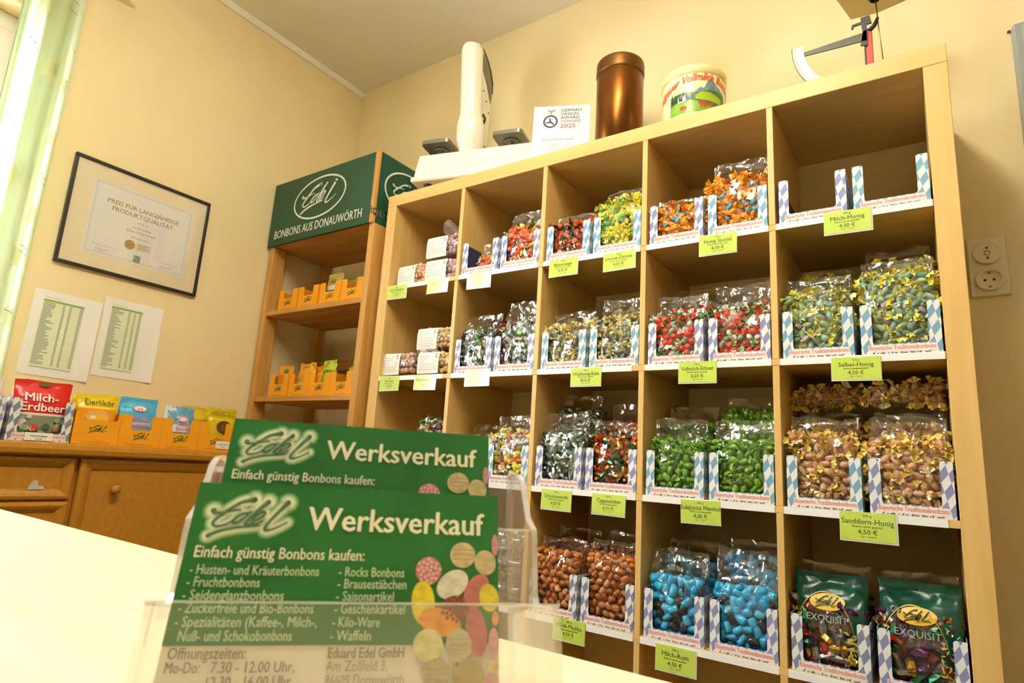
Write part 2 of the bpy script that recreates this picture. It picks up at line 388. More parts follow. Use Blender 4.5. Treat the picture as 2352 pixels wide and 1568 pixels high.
for (y, z, w, h) in ((-0.99, 2.02, .035, .06), (-0.94, 1.99, .03, .055), (-1.03, 2.26, .05, .07), (-0.935, 1.79, .03, .05), (-0.94, 1.50, .035, .07), (-1.02, 1.62, .04, .06), (-0.97, 1.35, .04, .06), (-0.945, 1.15, .035, .06), (-1.0, 1.05, .04, .05)):
    b = B().grid(lambda u, v: (curtain_x(y + w * (u - .5), z + h * v) + 0.0015, y + w * (u - .5), z + h * v), 6, 4)
    b.obj('yellow_square', M_curty, cur)
b = B()
for (y, z, w) in ((-0.965, 2.33, .035), (-0.965, 2.29, .035), (-0.93, 2.17, .018), (-0.93, 2.05, .016), (-0.93, 2.035, .016), (-0.935, 2.015, .016), (-1.06, 2.02, .04), (-1.06, 2.0, .035), (-1.06, 1.96, .03), (-0.935, 1.68, .03), (-0.935, 1.66, .03), (-0.945, 1.42, .03), (-0.945, 1.40, .03), (-0.95, 1.2, .03)):
    b.grid(lambda u, v: (curtain_x(y + w * (u - .5), z) + 0.0018, y + w * (u - .5), z - 0.006 * u + 0.0022 * v), 6, 1)
for (y, z) in ((-1.055, 2.13), (-1.04, 2.12), (-1.025, 2.11)):
    b.grid(lambda u, v: (curtain_x(y, z) + 0.002, y + .004 * (u - .5), z + .004 * v), 1, 1)
b.obj('dark_dash_print', mat('dash_print', '6d7468', 0.8), cur)
rail = thing('curtain_rail', 'dark wooden curtain rod above the window', 'curtain rail')
B().tube([(-0.665, -2.5, 2.512), (-0.665, -0.79, 2.512)], 0.013, 12).obj('rod', mat('rod_wood', '6e4a22', 0.5), rail)
for y in (-2.45, -0.87):
    B().tube([(XL, y, 2.512), (-0.665, y, 2.512)], 0.008, 8).obj('wall_bracket', mat('rod_wood', '6e4a22'), rail)
B().lathe([(0.0, -0.012), (0.012, -0.009), (0.0145, 0.0), (0.012, 0.009), (0.0, 0.012)], 12).obj('finial', mat('rod_wood', '6e4a22'), rail, (-0.665, -0.787, 2.512))

# ------------------------------------------------------------------ cube shelf (5 x 5)
TK, DV, OW, OH = 0.048, 0.016, 0.3372, 0.3375
DEP = 0.385
KW = 2 * TK + 5 * OW + 4 * DV; KH = 2 * TK + 5 * OH + 4 * DV
def cellx(c): return TK + (c - 1) * (OW + DV)            # left edge of opening, c = 1..5
def shelfz(r): return KH - TK - r * OH - (r - 1) * DV    # top of shelf under row r
shelf = thing('cube_shelf', 'large birch cube shelf with five columns filled with sweet bags', 'shelf')
B().box(0, KW, 0, DEP, KH - TK, KH, c=0.0012).obj('top_board', M_birch, shelf)
B().box(0, KW, 0, DEP, 0, TK, c=0.0012).obj('bottom_board', M_birch, shelf)
for x0 in (0, KW - TK): B().box(x0, x0 + TK, 0, DEP, TK + 0.0003, KH - TK - 0.0006, c=0.0012).obj('side_panel', M_birchv, shelf)
for r in range(1, 5):
    z = shelfz(r); B().box(TK, KW - TK, 0.0, DEP, z - DV, z, c=0.0008).obj('shelf_board', M_birch, shelf)
me = B().box(0, DV, 0, DEP, 0.0004, OH - 0.0006, c=0.0008).mesh('divider', M_birchv)
for c in range(1, 5):
    for r in range(1, 6): link('divider', me, shelf, (cellx(c) + OW, 0, shelfz(r) if r < 5 else TK))
me = B().box(0.002, OW - 0.002, -0.0016, -0.0002, -DV - 0.0005, 0.0003, c=0.0004).mesh('edge_strip', M_strip)
me_s = B().box(0.002, OW - 0.02, -0.0016, -0.0002, -DV - 0.0005, 0.0003, c=0.0004).mesh('edge_strip', M_strip)
for r in range(1, 5):
    for c in range(1, 6): link('edge_strip', me_s if (r, c) in ((2, 1), (2, 3), (3, 5), (1, 1)) else me, shelf, (cellx(c), 0, shelfz(r)))

# ------------------------------------------------------------------ display trays
BW, BH, BD = 0.155, 0.119, 0.27
def tray_parts(loz, key):
    t = 0.0014; h = BW / 2
    b = B()    # floor, back, two sides: outside patterned, inside navy
    b.box(-h, h, 0, BD, 0, t, 1)
    for s in (-1, 1):
        b.box(s * h, s * (h - t), t, BD, t, BH, 0); b.box(s * (h - t), s * (h - t - 0.0004), t, BD - t, t, BH - 0.0004, 1)
    b.box(-h, h, BD - t, BD, t, BH, 0); b.box(-h + t, h - t, BD - t - 0.0004, BD - t, t, BH - 0.0004, 1)
    body = b.mesh('tray_body', [loz, M_navy])
    # U-shaped front with rounded corners
    pl = 0.0235; rim = 0.024; rc = 0.006
    def arc(cx, cz, r, a0, a1, n=4): return [(cx + r * math.cos(math.radians(a0 + (a1 - a0) * k / n)), cz + r * math.sin(math.radians(a0 + (a1 - a0) * k / n))) for k in range(n + 1)]
    b = B()
    for s in (-1, 1):
        o = [(-h, 0.0), (-h, BH - 0.003)] + arc(-h + 0.003, BH - 0.003, 0.003, 180, 90, 2) + arc(-h + pl - rc, BH - rc, rc, 90, 0) + arc(-h + pl + rc, rim + rc, rc, 180, 270) + [(0, rim), (0, 0)]
        o = [(x * -s, z) for x, z in o]
        b.prism(o if s > 0 else o[::-1], -t * 0.2, t, 'y')
    front = b.mesh('tray_front', loz)
    strip = B().box(-h + 0.014, h - 0.010, -0.0011, -0.0004, 0.0055, rim - 0.002).mesh('name_strip', mat('strip_card', 'efe3dd', 0.5))
    text = letters(B(), 'Bayerische Traditionsbonbons', 0.0145, 0.002, 0.0105, -0.0014, bold=0.012, align='CENTER', xs=0.72).mesh('lettering', M_red)
    rn = random.Random(3); b = B(); x = -0.055
    while x < 0.05:
        w = rn.choice((0.002, 0.003, 0.005, 0.009)); b.quadx(x, x + w, 0.0018, 0.0036, -0.0009); x += w + rn.choice((0.0015, 0.003, 0.006))
    fine = b.mesh('fine_print', M_ink)
    return body, front, strip, text, fine
TRAY = {k: tray_parts(m, k) for k, m in (('teal', M_loz1), ('violet', M_loz2), ('grey', M_loz3))}
CN = {'teal': 'teal', 'violet': 'violet-blue', 'grey': 'grey-blue'}
def tray(colr, loc, rotz, label, group='diamond-patterned display trays', dirt=True):
    body, front, strip, text, fine = TRAY[colr]
    t = thing('display_tray', label, 'display box', loc, rotz, group)
    link('tray_body', body, t); link('tray_front', front, t); s = link('name_strip', strip, t); link('lettering', text, s)
    if dirt: link('fine_print', fine, s)
    return t

# ------------------------------------------------------------------ sweets
def ellipsoid(b, L, R, mi=0, nu=8, nv=6, ridge=0.0, power=1.0, flat=1.0):
    vs = [(-L / 2, 0, 0)]; fs = []
    for j in range(1, nv):
        t = math.pi * j / nv; x = -L / 2 * math.copysign(abs(math.cos(t)) ** power, math.cos(t)); rr = R * math.sin(t) ** power
        for i in range(nu):
            a = 2 * math.pi * i / nu; q = rr * (1 + (ridge if i % 2 else -ridge)); vs.append((x, q * math.cos(a), q * math.sin(a) * flat))
    vs.append((L / 2, 0, 0)); e = len(vs) - 1
    for i in range(nu): fs.append((0, 1 + (i + 1) % nu, 1 + i)); fs.append((e, e - nu + i, e - nu + (i + 1) % nu))
    for j in range(nv - 2):
        for i in range(nu): fs.append((1 + j * nu + i, 1 + j * nu + (i + 1) % nu, 1 + (j + 1) * nu + (i + 1) % nu, 1 + (j + 1) * nu + i))
    b.add(vs, fs, mi, True)
def fans(b, L, F, S, mi=1, seed=0):
    rn = random.Random(seed)
    for s in (-1, 1):
        vs = [(s * L * 0.46, 0, 0)]; n = 7
        for k in range(n):
            a = math.radians(-62 + 124 * k / (n - 1)); q = F * rn.uniform(0.75, 1.1)
            vs.append((s * (L * 0.46 + q * math.cos(a)), S * math.sin(a) * rn.uniform(0.85, 1.1), (0.0022 if k % 2 else -0.0022) + rn.uniform(-.0015, .0015)))
        b.add(vs, [(0, k, k + 1) for k in range(1, n)], mi, False)
def foil(b, L, R, mi=0, seed=0):
    rn = random.Random(seed); bb = B(); ellipsoid(bb, L, R, 0, 6, 5, 0.0, 0.7)
    vs = [(x * rn.uniform(.85, 1.15), y * rn.uniform(.75, 1.2), z * rn.uniform(.75, 1.2)) for x, y, z in bb.v]
    b.add(vs, bb.f, mi, False)
def wmat(c, rough=0.28, metal=0.0): return mat('sweet_' + c + ('_m' if metal else ''), c, rough, metal, spec=0.5)
SWEETS = {}
def sweet(kind):
    if kind in SWEETS: return SWEETS[kind]
    out = []
    def wrap(body, fan, L=0.019, R=0.0062, F=0.009, S=0.009, ridge=0.10, w=1, seed=0):
        F *= 1.55; S *= 1.5; R *= .97; L *= .95
        b = B(); ellipsoid(b, L, R, 0, 8, 6, ridge, 0.8); fans(b, L, F, S, 1, seed); out.append((b.mesh('sweet', [wmat(body), wmat(fan, 0.35)]), w))
    def pill(c, L=0.021, R=0.0075, ridge=0.07, w=1, power=0.55, rough=0.15): b = B(); ellipsoid(b, L, R, 0, 8, 6, ridge, power, 0.8); out.append((b.mesh('sweet', wmat(c, rough)), w))
    def ball(c, R=0.0085, w=1): b = B(); ellipsoid(b, 2 * R, R, 0, 10, 7); out.append((b.mesh('sweet', wmat(c, 0.45)), w))
    def fo(c, L=0.022, R=0.0068, w=1, seed=0, metal=0.8, fan=None):
        b = B(); foil(b, L, R, 0, seed); fans(b, L, 0.006, 0.006, 1 if fan else 0, seed); out.append((b.mesh('sweet', [wmat(c, 0.25, metal), wmat(fan or c, .3, 0.5)]), w))
    k = kind
    if k == 'salbei':
        wrap('94b494', 'eadb58', w=3, L=.022, F=.008, S=.0075); wrap('769c86', 'ede06a', w=2, L=.022, seed=1, F=.008); wrap('a6bc88', 'eae26c', L=.02, seed=2); wrap('a09cae', 'efe7b0', seed=3, w=.5)
    if k == 'sanddorn':
        wrap('cf9a74', 'f2d878', w=3, L=.022, R=.0068, F=.0085); wrap('c08862', 'eccc64', w=2, L=.021, seed=1); wrap('dcb292', 'f8ecb8', seed=2, L=.021)
    if k == 'euka':
        wrap('6fa52a', '86b848', w=3, L=.021, F=.007, S=.006); wrap('5a9018', '74a83a', w=2, L=.02, F=.007, seed=1); wrap('7db53a', '6a9c30', L=.021, F=.006, S=.005, seed=2)
    if k == 'wald':
        wrap('8a967f', 'f2e09c', w=3, F=.009); wrap('768272', 'f3da8a', w=2, seed=1); wrap('a4ae92', 'f6e8b2', seed=2)
    if k == 'erdbeer':
        wrap('e0341c', '6aa048', w=3, L=.018, R=.0075, F=.006); wrap('e8452a', 'e9e6dc', w=2, L=.018, R=.0075, seed=1); wrap('d8d4c8', '5c9440', L=.016, w=1.6, seed=2); wrap('9fae8c', 'e8e2d8', L=.016, seed=3)
    if k == 'honig':
        wrap('f2a01c', 'f7b03a', w=4, F=.010, S=.010); wrap('5f9fba', 'f3a62a', w=1.6, seed=1, F=.009); wrap('ee9212', 'f5a828', w=2, seed=2, F=.010, S=.011)
    if k == 'limone':
        wrap('e2d428', 'efe66a', w=3, F=.009); wrap('58a844', 'd8e070', w=1.6, seed=1); wrap('d8cc20', 'e6de50', w=2, seed=2, F=.009); wrap('8cc060', 'eee88a', seed=3)
    if k == 'blut':
        wrap('f0641e', 'f58a3a', w=2.2, L=.016); wrap('3a2c2a', '5c4a44', w=2, seed=1, L=.017); wrap('a82c22', '40302c', seed=2, w=1.2, L=.016); wrap('f37428', '4a3a34', seed=3, w=1.5, L=.016)
    if k == 'auslese':
        wrap('ee5a24', 'f6a060', w=2.4, L=.02, R=.008); wrap('e9e6e2', 'f0eeea', w=1.2, seed=1); wrap('d8302a', 'e9e2d8', seed=2); wrap('4a64a8', 'dfe3ea', w=.6, seed=3); wrap('e8c42a', '6a9c3c', w=.7, seed=4)
    if k == 'mixed':
        fo('c9d0d2', w=3, L=.024); fo('5f9a48', w=1.4, seed=1, fan='86b070'); fo('b8c4cc', w=2, seed=2); fo('b8403c', w=.8, seed=3, fan='c8ccd0'); fo('d8b830', w=.6, seed=4, fan='c8ccd0'); fo('4a5652', w=1.3, seed=5)
    if k == 'mint':
        fo('c3d2ca', w=2.4, L=.026); fo('8aa598', w=2, L=.026, seed=1); fo('c4ccc4', w=1, seed=2, L=.026, fan='6f9088'); fo('5f756a', w=1.2, seed=3)
    if k == 'cappu':
        fo('c88a30', w=2.2, L=.02); fo('d8541e', w=1.4, seed=1, L=.02, fan='d8b050'); fo('3f5a44', w=1, seed=2, L=.02); fo('8a5a22', w=1.6, seed=3, L=.02)
    if k == 'mokka':
        pill('bd6e2c', w=3, L=.018, R=.0078, ridge=.10); pill('a6581e', w=2, L=.0175, R=.0078, ridge=.10); pill('d6945a', w=1.2, L=.017, R=.0074, ridge=.10)
    if k == 'rum':
        pill('2fa2d2', w=3, L=.022, R=.0088, ridge=.03, power=.38); pill('46b6e0', w=2, L=.020, R=.0088, ridge=.03, power=.38); pill('2c3438', w=1.6, L=.020, R=.0082, ridge=.03, power=.4)
    if k == 'exq':
        fo('7a4a86', w=1.4, L=.03); fo('c83a24', w=1.3, seed=1, fan='d89030', L=.026); fo('2f7a52', w=1.2, seed=2, L=.028); fo('cda23c', w=1, seed=3); fo('b9b4b0', w=1.4, seed=4, L=.03); fo('7a3a20', w=1, seed=5)
    if k == 'party':
        wrap('e8d040', 'f0e890', w=2, L=.022, R=.008); wrap('e6e2da', 'f2efe8', w=1.6, seed=1, L=.022, R=.008); wrap('7a62b4', 'c4b8dc', w=1, seed=2); wrap('d4342c', 'eae4da', w=1.2, seed=3); wrap('e8782a', 'f0c080', w=.9, seed=4); wrap('5c9444', 'dcd8c8', w=.6, seed=5)
    if k == 'mauve': ball('cfaab4', w=3); ball('c29ca6', w=2); ball('dab8be')
    if k == 'peach': ball('f2c09a', w=2); ball('f2d0a6', w=1.5); ball('e89c6c')
    if k == 'rosy': ball('d8b2a8', w=2); ball('e4c4a4', w=2); ball('c49c9c')
    if k == 'amber': ball('e8c890', w=2); ball('dcb880', w=2); ball('efd8a8')
    if k == 'plum': ball('6a3a42', w=2); ball('54303a')
    SWEETS[kind] = out; return out
CS = 1.27
def pick(rn, lst):
    t = rn.random() * sum(w for _, w in lst)
    for m, w in lst:
        t -= w
        if t <= 0: return m
    return lst[-1][0]

def sm(a, b_, t): t = max(0.0, min(1.0, (t - a) / (b_ - a))); return t * t * (3 - 2 * t)
class Bag:
    """pillow bag: local x width, z height, front -y; film shape functions"""
    def __init__(s, w, d, hf, ht, seed, lean=0.02, crumple=1.0):
        s.w, s.d, s.hf, s.ht, s.seed, s.lean, s.cr = w, d, hf, ht, seed, lean, crumple
    def half(s, z):
        w, d, hf, ht = s.w, s.d, s.hf, s.ht
        k = 0.72 + 0.28 * sm(0, 0.3 * hf, z)
        if z < hf: kd = k * (1 - 0.22 * sm(0.5 * hf, hf, z))
        else: kd = 0.78 - 0.74 * sm(hf - 0.01, ht * 0.96, z)
        kw = 0.94 + 0.06 * sm(0, 0.2 * hf, z)
        return w / 2 * kw, max(d / 2 * kd, 0.0012)
    def yoff(s, z): return s.lean * sm(s.hf * 0.8, s.ht, z)
    def front(s, x, z, inset=0.0):
        a, bb = s.half(z); q = min(1.0, abs(x) / a) ** 2.6
        return -bb * (1 - q) ** (1 / 2.6) + inset + s.yoff(z)
    def film(s, nu=44, nv=34):
        sd = s.seed * 7.31; vs = []; fs = []
        for j in range(nv + 1):
            z = s.ht * (j / nv) ** 0.92; a, bb = s.half(z); loose = sm(s.hf * 0.85, s.hf * 1.05, z)
            for i in range(nu):
                t = 2 * math.pi * i / nu; c, q = math.cos(t), math.sin(t)
                x = a * math.copysign(abs(c) ** 0.72, c); y = bb * math.copysign(abs(q) ** 0.8, q)
                p = Vector((x * 34, y * 20 + (5 if q > 0 else 0), z * 30)) + Vector((sd, -sd, sd * .5))
                n1 = noise.noise(p); n2 = abs(noise.noise(p * 1.9 + Vector((9, 3, 1)))) - 0.25; n3 = noise.noise(p * 0.55)
                amp = (0.0024 + 0.0085 * loose * (1 - 0.75 * sm(s.ht * .9, s.ht, z))) * s.cr
                dy = amp * (n1 * 0.8 + n2 * 1.3) + 0.010 * loose * n3 * s.cr
                zz = z + (0.010 * noise.noise(Vector((x * 16, sd, 2))) + 0.004 * noise.noise(Vector((x * 60, sd, 7)))) * sm(s.hf, s.ht, z) * s.cr
                vs.append((x + 0.004 * loose * n3 * s.cr, y + dy * (1 if q > 0 else -1) * (0.7 if abs(c) > .9 else 1) + s.yoff(z), max(zz, 0.0)))
        for j in range(nv):
            for i in range(nu): fs.append((j * nu + i, j * nu + (i + 1) % nu, (j + 1) * nu + (i + 1) % nu, (j + 1) * nu + i))
        fs.append(tuple(range(nu - 1, -1, -1)))
        b = B(); b.add(vs, fs, 0, True); return b

def fill_bag(root, bag, kind, step=0.0165, faces=('front', 'top'), seed=0, xlim=(-1, 1), zlim=(0, 1), rad=0.008, fillname='sweet_filling', single=('front', 'top', 'bottom')):
    step *= CS * .97; rad *= 1.12
    rn = random.Random(seed * 13 + 5); lst = sweet(kind); spots = []
    def rotm(normal_axis):
        R = Matrix.Rotation(rn.uniform(0, 2 * math.pi), 3, normal_axis) @ Matrix.Rotation(rn.uniform(-.45, .45), 3, 'Y' if normal_axis != 'Y' else 'Z') @ Matrix.Rotation(rn.uniform(0, 6.28), 3, 'X')
        return R
    def rows(z0, z1):
        z = z0; j = 0
        while z < z1: yield z, j; z += step * 0.86; j += 1
    for layer, inset in ((0, rad * 0.9), (1, rad * 0.9 + 0.013)):
        if 'front' in faces:
            for z, j in rows(rad + 0.002 + bag.hf * zlim[0], bag.hf * zlim[1] - rad * 0.4):
                a, bb = bag.half(z); x = a * xlim[0] + rad * 0.9 + (step / 2 if (j + layer) % 2 else 0)
                while x < a * xlim[1] - rad * 0.8:
                    xx = x + rn.uniform(-.3, .3) * step * .5; zz = z + rn.uniform(-.3, .3) * step * .5
                    xx = max(-a + rad * 1.5, min(a - rad * 1.5, xx)); zz = max(rad * 1.2, zz)
                    yy = bag.front(xx, zz, inset) + rn.uniform(-.0015, .002)
                    if yy < bb * 0.9: spots.append((layer if 'front' in single else 2, (xx, yy, zz), rotm('Y')))
                    x += step
        if 'top' in faces:
            zt = bag.hf - rad * (0.2 + 1.6 * layer); a, bb = bag.half(zt); y = -bb + rad * 1.6
            while y < bb * 0.8:
                x = -a + rad
                while x < a - rad:
                    spots.append((layer if 'top' in single else 2, (x + rn.uniform(-.3, .3) * step * .5, y + rn.uniform(-.2, .2) * step, zt - rn.uniform(0, .006)), rotm('Z'))); x += step * 1.1
                y += step * 1.25
        if 'bottom' in faces:
            zb = rad + layer * 0.013; a, bb = bag.half(0.03); y = -bb + rad
            while y < bb - rad * .5:
                x = a * xlim[0] + rad
                while x < a * xlim[1] - rad * .6:
                    spots.append((layer if 'bottom' in single else 2, (x + rn.uniform(-.3, .3) * step * .4, y + rn.uniform(-.2, .2) * step, zb + rn.uniform(0, .004)), rotm('Z'))); x += step
                y += step * 0.9
    deep = {}; order = []
    for layer, p, R in spots:
        me = pick(rn, lst); s = rn.uniform(.9, 1.12) * (CS if kind not in ('mauve', 'peach', 'rosy', 'amber', 'plum') else 1.1)
        Mx = Matrix.Translation(p) @ R.to_4x4() @ Matrix.Diagonal((s, s, s, 1))
        if layer == 0: link('sweet', me, root, mtx=Mx)
        else: order.append((me, Mx))
    b = B(); mats = []; mi = {}
    for me, Mx in order:
        base = []
        for m in me.materials:
            if m.name not in mi: mi[m.name] = len(mats); mats.append(m)
            base.append(mi[m.name])
        o = len(b.v); b.v += [tuple(Mx @ v.co) for v in me.vertices]
        for p in me.polygons: b.f.append(tuple(i + o for i in p.vertices)); b.m.append(base[p.material_index]); b.s.append(p.use_smooth)
    # core of the heap, one lump in the same wrapper colour
    m0 = lst[0][0].materials[0]
    if m0.name not in mi: mi[m0.name] = len(mats); mats.append(m0)
    def core(u, v):
        z = 0.01 + (bag.hf - 0.03) * v; a, bb = bag.half(z); t = 2 * math.pi * u
        k = 0.35 if v in (0, 1) else 1.0
        return ((a - 0.016) * math.cos(t) * k, max(bb - 0.026, .002) * math.sin(t) * k + bag.yoff(z) + .004, z)
    b.grid(core, 16, 6, mi[m0.name])
    f = b.obj(fillname, mats, root); f['kind'] = 'stuff'
    return root

bag_no = [0]
def candy_bag(kind, loc, w, d, hf, ht, label, rotz=0.0, lean=0.02, step=0.0165, group='clear bags of sweets on the cube shelf', faces=('front', 'top'), crumple=1.0, rad=.008, name='sweet_bag', single=('front', 'top', 'bottom')):
    bag_no[0] += 1; sd = bag_no[0]
    t = thing(name, label, 'sweet bag', loc, rotz, group)
    g = Bag(w, d, hf, ht, sd, lean, crumple)
    g.film().obj('film', M_film, t)
    fill_bag(t, g, kind, step, faces, sd, rad=rad, single=single)
    return t
def lying_bag(kind, loc, w, d, L, label, rotz=0.0, step=0.0175, group='clear bags lying behind on the cube shelf', tuck=0.0, tilt=0.0):
    """a bag lying on its back, its bottom end towards the room"""
    bag_no[0] += 1; sd = bag_no[0]
    t = thing('sweet_bag', label, 'sweet bag', (loc[0], loc[1], loc[2] + d / 2), rotz, group)
    t.rotation_euler = (-math.pi / 2 + tilt, 0, rotz)
    g = Bag(w, d, L * .8, L, sd, 0.0)
    g.film(36, 26).obj('film', M_film, t)
    fill_bag(t, g, kind, step, ('front', 'bottom'), sd, zlim=(0, .55), single=())
    return t

# ------------------------------------------------------------------ stocking the shelf
def cell(c, side):   # centre x of the left / right tray in a column
    x = cellx(c)
    return x + 0.0055 + BW / 2 + 0.003 if side == 'L' else x + OW - BW / 2 - 0.0045
YT = 0.006
DESC = {'blut': 'orange and dark brown sweets', 'limone': 'yellow and green lemon sweets', 'honig': 'orange honey sweets with blue ones', 'auslese': 'orange, white and red fruit sweets',
        'mixed': 'silver, green and red foil sweets', 'wald': 'grey sweets with pale yellow wrapper ends', 'erdbeer': 'red strawberry sweets', 'salbei': 'sage-green sweets with yellow wrapper ends',
        'mint': 'silver-green foil sweets', 'cappu': 'gold and orange foil sweets', 'euka': 'bright green sweets', 'sanddorn': 'pinkish brown sweets with cream wrapper ends',
        'mokka': 'brown caramel sweets', 'rum': 'blue and black sweets', 'exq': 'purple, red and green foil sweets', 'party': 'yellow, white and purple sweets'}
# row, column, side, tray colour, kind, fill height, total height, step, lean
STOCK = [
    (1, 2, 'L', 'violet', 'auslese', .068, .118, .019, .0), (1, 2, 'R', 'violet', 'auslese', .150, .215, .019, .02),
    (1, 3, 'L', 'teal', 'blut', .128, .168, .0155, .02), (1, 3, 'R', 'teal', 'limone', .172, .232, .0165, .05),
    (1, 4, 'L', 'violet', 'honig', .112, .150, .0155, .02), (1, 4, 'R', 'teal', 'honig', .165, .228, .0165, .02),
    (2, 2, 'L', 'violet', 'mixed', .150, .212, .0175, .02), (2, 2, 'R', 'violet', 'mixed', .165, .250, .0175, .03),
    (2, 3, 'L', 'teal', 'wald', .135, .190, .016, .03), (2, 3, 'R', 'teal', 'wald', .145, .225, .016, .04),
    (2, 4, 'L', 'violet', 'erdbeer', .140, .205, .016, .02), (2, 4, 'R', 'violet', 'erdbeer', .145, .215, .016, .02),
    (2, 5, 'L', 'teal', 'salbei', .165, .215, .0165, .02), (2, 5, 'R', 'teal', 'salbei', .190, .235, .0165, .02),
    (3, 2, 'R', 'teal', 'party', .150, .210, .018, .01),
    (3, 3, 'L', 'violet', 'mint', .158, .220, .0175, .01), (3, 3, 'R', 'violet', 'cappu', .150, .200, .0155, .02),
    (3, 4, 'L', 'teal', 'euka', .145, .205, .0165, .02), (3, 4, 'R', 'teal', 'euka', .150, .205, .0165, .02),
    (3, 5, 'L', 'teal', 'sanddorn', .165, .212, .0165, .02), (3, 5, 'R', 'violet', 'sanddorn', .155, .212, .0165, .02),
    (4, 3, 'L', 'grey', 'mokka', .170, .205, .018, .02), (4, 3, 'R', 'grey', 'mokka', .180, .215, .018, .02),
    (4, 4, 'L', 'violet', 'rum', .145, .215, .0195, .02), (4, 4, 'R', 'violet', 'rum', .150, .235, .0195, .02)]
seen = {}
for (r, c, s, colr, kind, hf, ht, step, lean) in STOCK:
    z = shelfz(r); x = cell(c, s); side = 'left' if s == 'L' else 'right'
    one = kind in ('blut', 'limone', 'mint', 'cappu', 'party')
    if kind == 'auslese' and s == 'L': lab = 'nearly empty clear bag of orange and yellow fruit sweets in its tray'
    elif one: lab = 'clear bag of ' + DESC[kind] + ' in its tray'
    else: lab = 'clear bag of ' + DESC[kind] + ', ' + side + ' tray of the pair'
    tray(colr, (x, YT, z + .0005), 0, ('%s-and-white diamond tray holding the %sbag of %s' % (CN[colr], '' if one else side + ' ', DESC[kind])))
    dx = 0.028 if (r, c, s) == (1, 2, 'L') else 0.0
    w = 0.09 if dx else 0.1475
    dep = 0.07 if r < 4 else 0.075
    candy_bag(kind, (x + dx, YT + .003 + dep / 2 + .004, z + .003), w, dep, hf, ht, lab, 0, lean, step, rad=.008 if kind != 'rum' else .0095)
for s, colr in (('L', 'violet'), ('R', 'teal')):
    tray(colr, (cell(5, s), YT, shelfz(1) + .0005), 0, 'empty %s-and-white diamond tray above the Milch-Honig tag, %s of two' % (CN[colr], 'left' if s == 'L' else 'right'))

# bags standing or lying behind the front ones
def behind(kind, r, c, s, y, hf, ht, lab, lean=.02, w=.14, step=.018, d=.07):
    candy_bag(kind, (cell(c, s), y, shelfz(r) + .003), w, d, hf, ht, lab, 0, lean, step, faces=('front',) if r < 3 else ('front', 'top'), group='clear bags standing behind on the cube shelf', single=())
behind('limone', 1, 3, 'R', .165, .205, .262, 'taller clear bag of yellow and green lemon sweets standing behind another')
behind('blut', 1, 3, 'L', .14, .13, .20, 'clear bag of orange and dark brown sweets standing behind another')
behind('wald', 2, 3, 'L', .15, .175, .225, 'clear bag of grey and yellow sweets standing behind the left one')
behind('wald', 2, 3, 'R', .15, .205, .245, 'clear bag of grey and yellow sweets standing behind the right one')
behind('erdbeer', 2, 4, 'L', .16, .21, .25, 'clear bag of red strawberry sweets in shade behind the left one')
behind('erdbeer', 2, 4, 'R', .16, .20, .265, 'clear bag of red strawberry sweets in shade behind the right one')
behind('mixed', 2, 2, 'R', .15, .20, .262, 'clear bag of silver foil sweets standing behind the right one')
behind('salbei', 2, 5, 'L', .15, .235, .265, 'clear bag of sage-green sweets standing behind the left one')
behind('salbei', 2, 5, 'R', .15, .255, .29, 'clear bag of sage-green sweets standing behind the right one', lean=.0)
behind('mint', 3, 3, 'L', .15, .24, .285, 'clear bag of silver-green foil sweets standing behind another', lean=.0)
behind('cappu', 3, 3, 'R', .15, .20, .26, 'clear bag of gold and orange foil sweets standing behind another')
behind('euka', 3, 4, 'L', .15, .20, .25, 'clear bag of bright green sweets in shade behind the left one')
behind('euka', 3, 4, 'R', .15, .225, .275, 'clear bag of bright green sweets in shade behind the right one')
behind('party', 3, 2, 'L', .12, .13, .185, 'clear bag of yellow and white sweets half hidden behind the rear flyers')
behind('mokka', 4, 3, 'L', .15, .19, .23, 'clear bag of brown caramel sweets standing behind the left one')
behind('mokka', 4, 3, 'R', .15, .19, .23, 'clear bag of brown caramel sweets standing behind the right one')
behind('rum', 4, 4, 'L', .155, .19, .235, 'clear bag of blue and black sweets in shade behind the left one', step=.0195)
behind('rum', 4, 4, 'R', .155, .215, .25, 'clear bag of blue and black sweets in shade behind the right one', step=.0195)
behind('sanddorn', 3, 5, 'L', .15, .205, .235, 'clear bag of pinkish brown sweets standing behind the left one')
behind('sanddorn', 3, 5, 'R', .15, .20, .235, 'clear bag of pinkish brown sweets standing behind the right one')
lying_bag('sanddorn', (cell(5, 'L') - .005, .12, shelfz(3) + .245), .15, .05, .2, 'clear bag of pinkish brown sweets lying on top of the left ones')
lying_bag('sanddorn', (cell(5, 'R'), .12, shelfz(3) + .245), .15, .055, .2, 'clear bag of pinkish brown sweets lying on top of the right ones', tilt=.06)
lying_bag('mixed', (cell(1, 'R') - .005, .05, shelfz(3) + .145), .14, .06, .2, 'clear bag of silver foil sweets in the leftmost column beside the flyers')
lying_bag('mixed', (cell(1, 'R') - .03, .08, shelfz(3) + .065), .15, .075, .2, 'clear bag of silver foil sweets at the foot of the leftmost stack')
lying_bag('plum', (cell(2, 'R') - .02, .03, shelfz(4) + .075), .16, .07, .2, 'clear bag of dark plum balls seen through the flyer holder')
lying_bag('mixed', (cell(2, 'R') - .02, .03, shelfz(4) + .15), .15, .06, .2, 'clear bag of silver foil sweets seen above the plum balls')
lying_bag('plum', (cell(2, 'R') - .02, .03, shelfz(4) + .0), .16, .07, .2, 'clear bag of dark plum balls at the bottom of its stack')

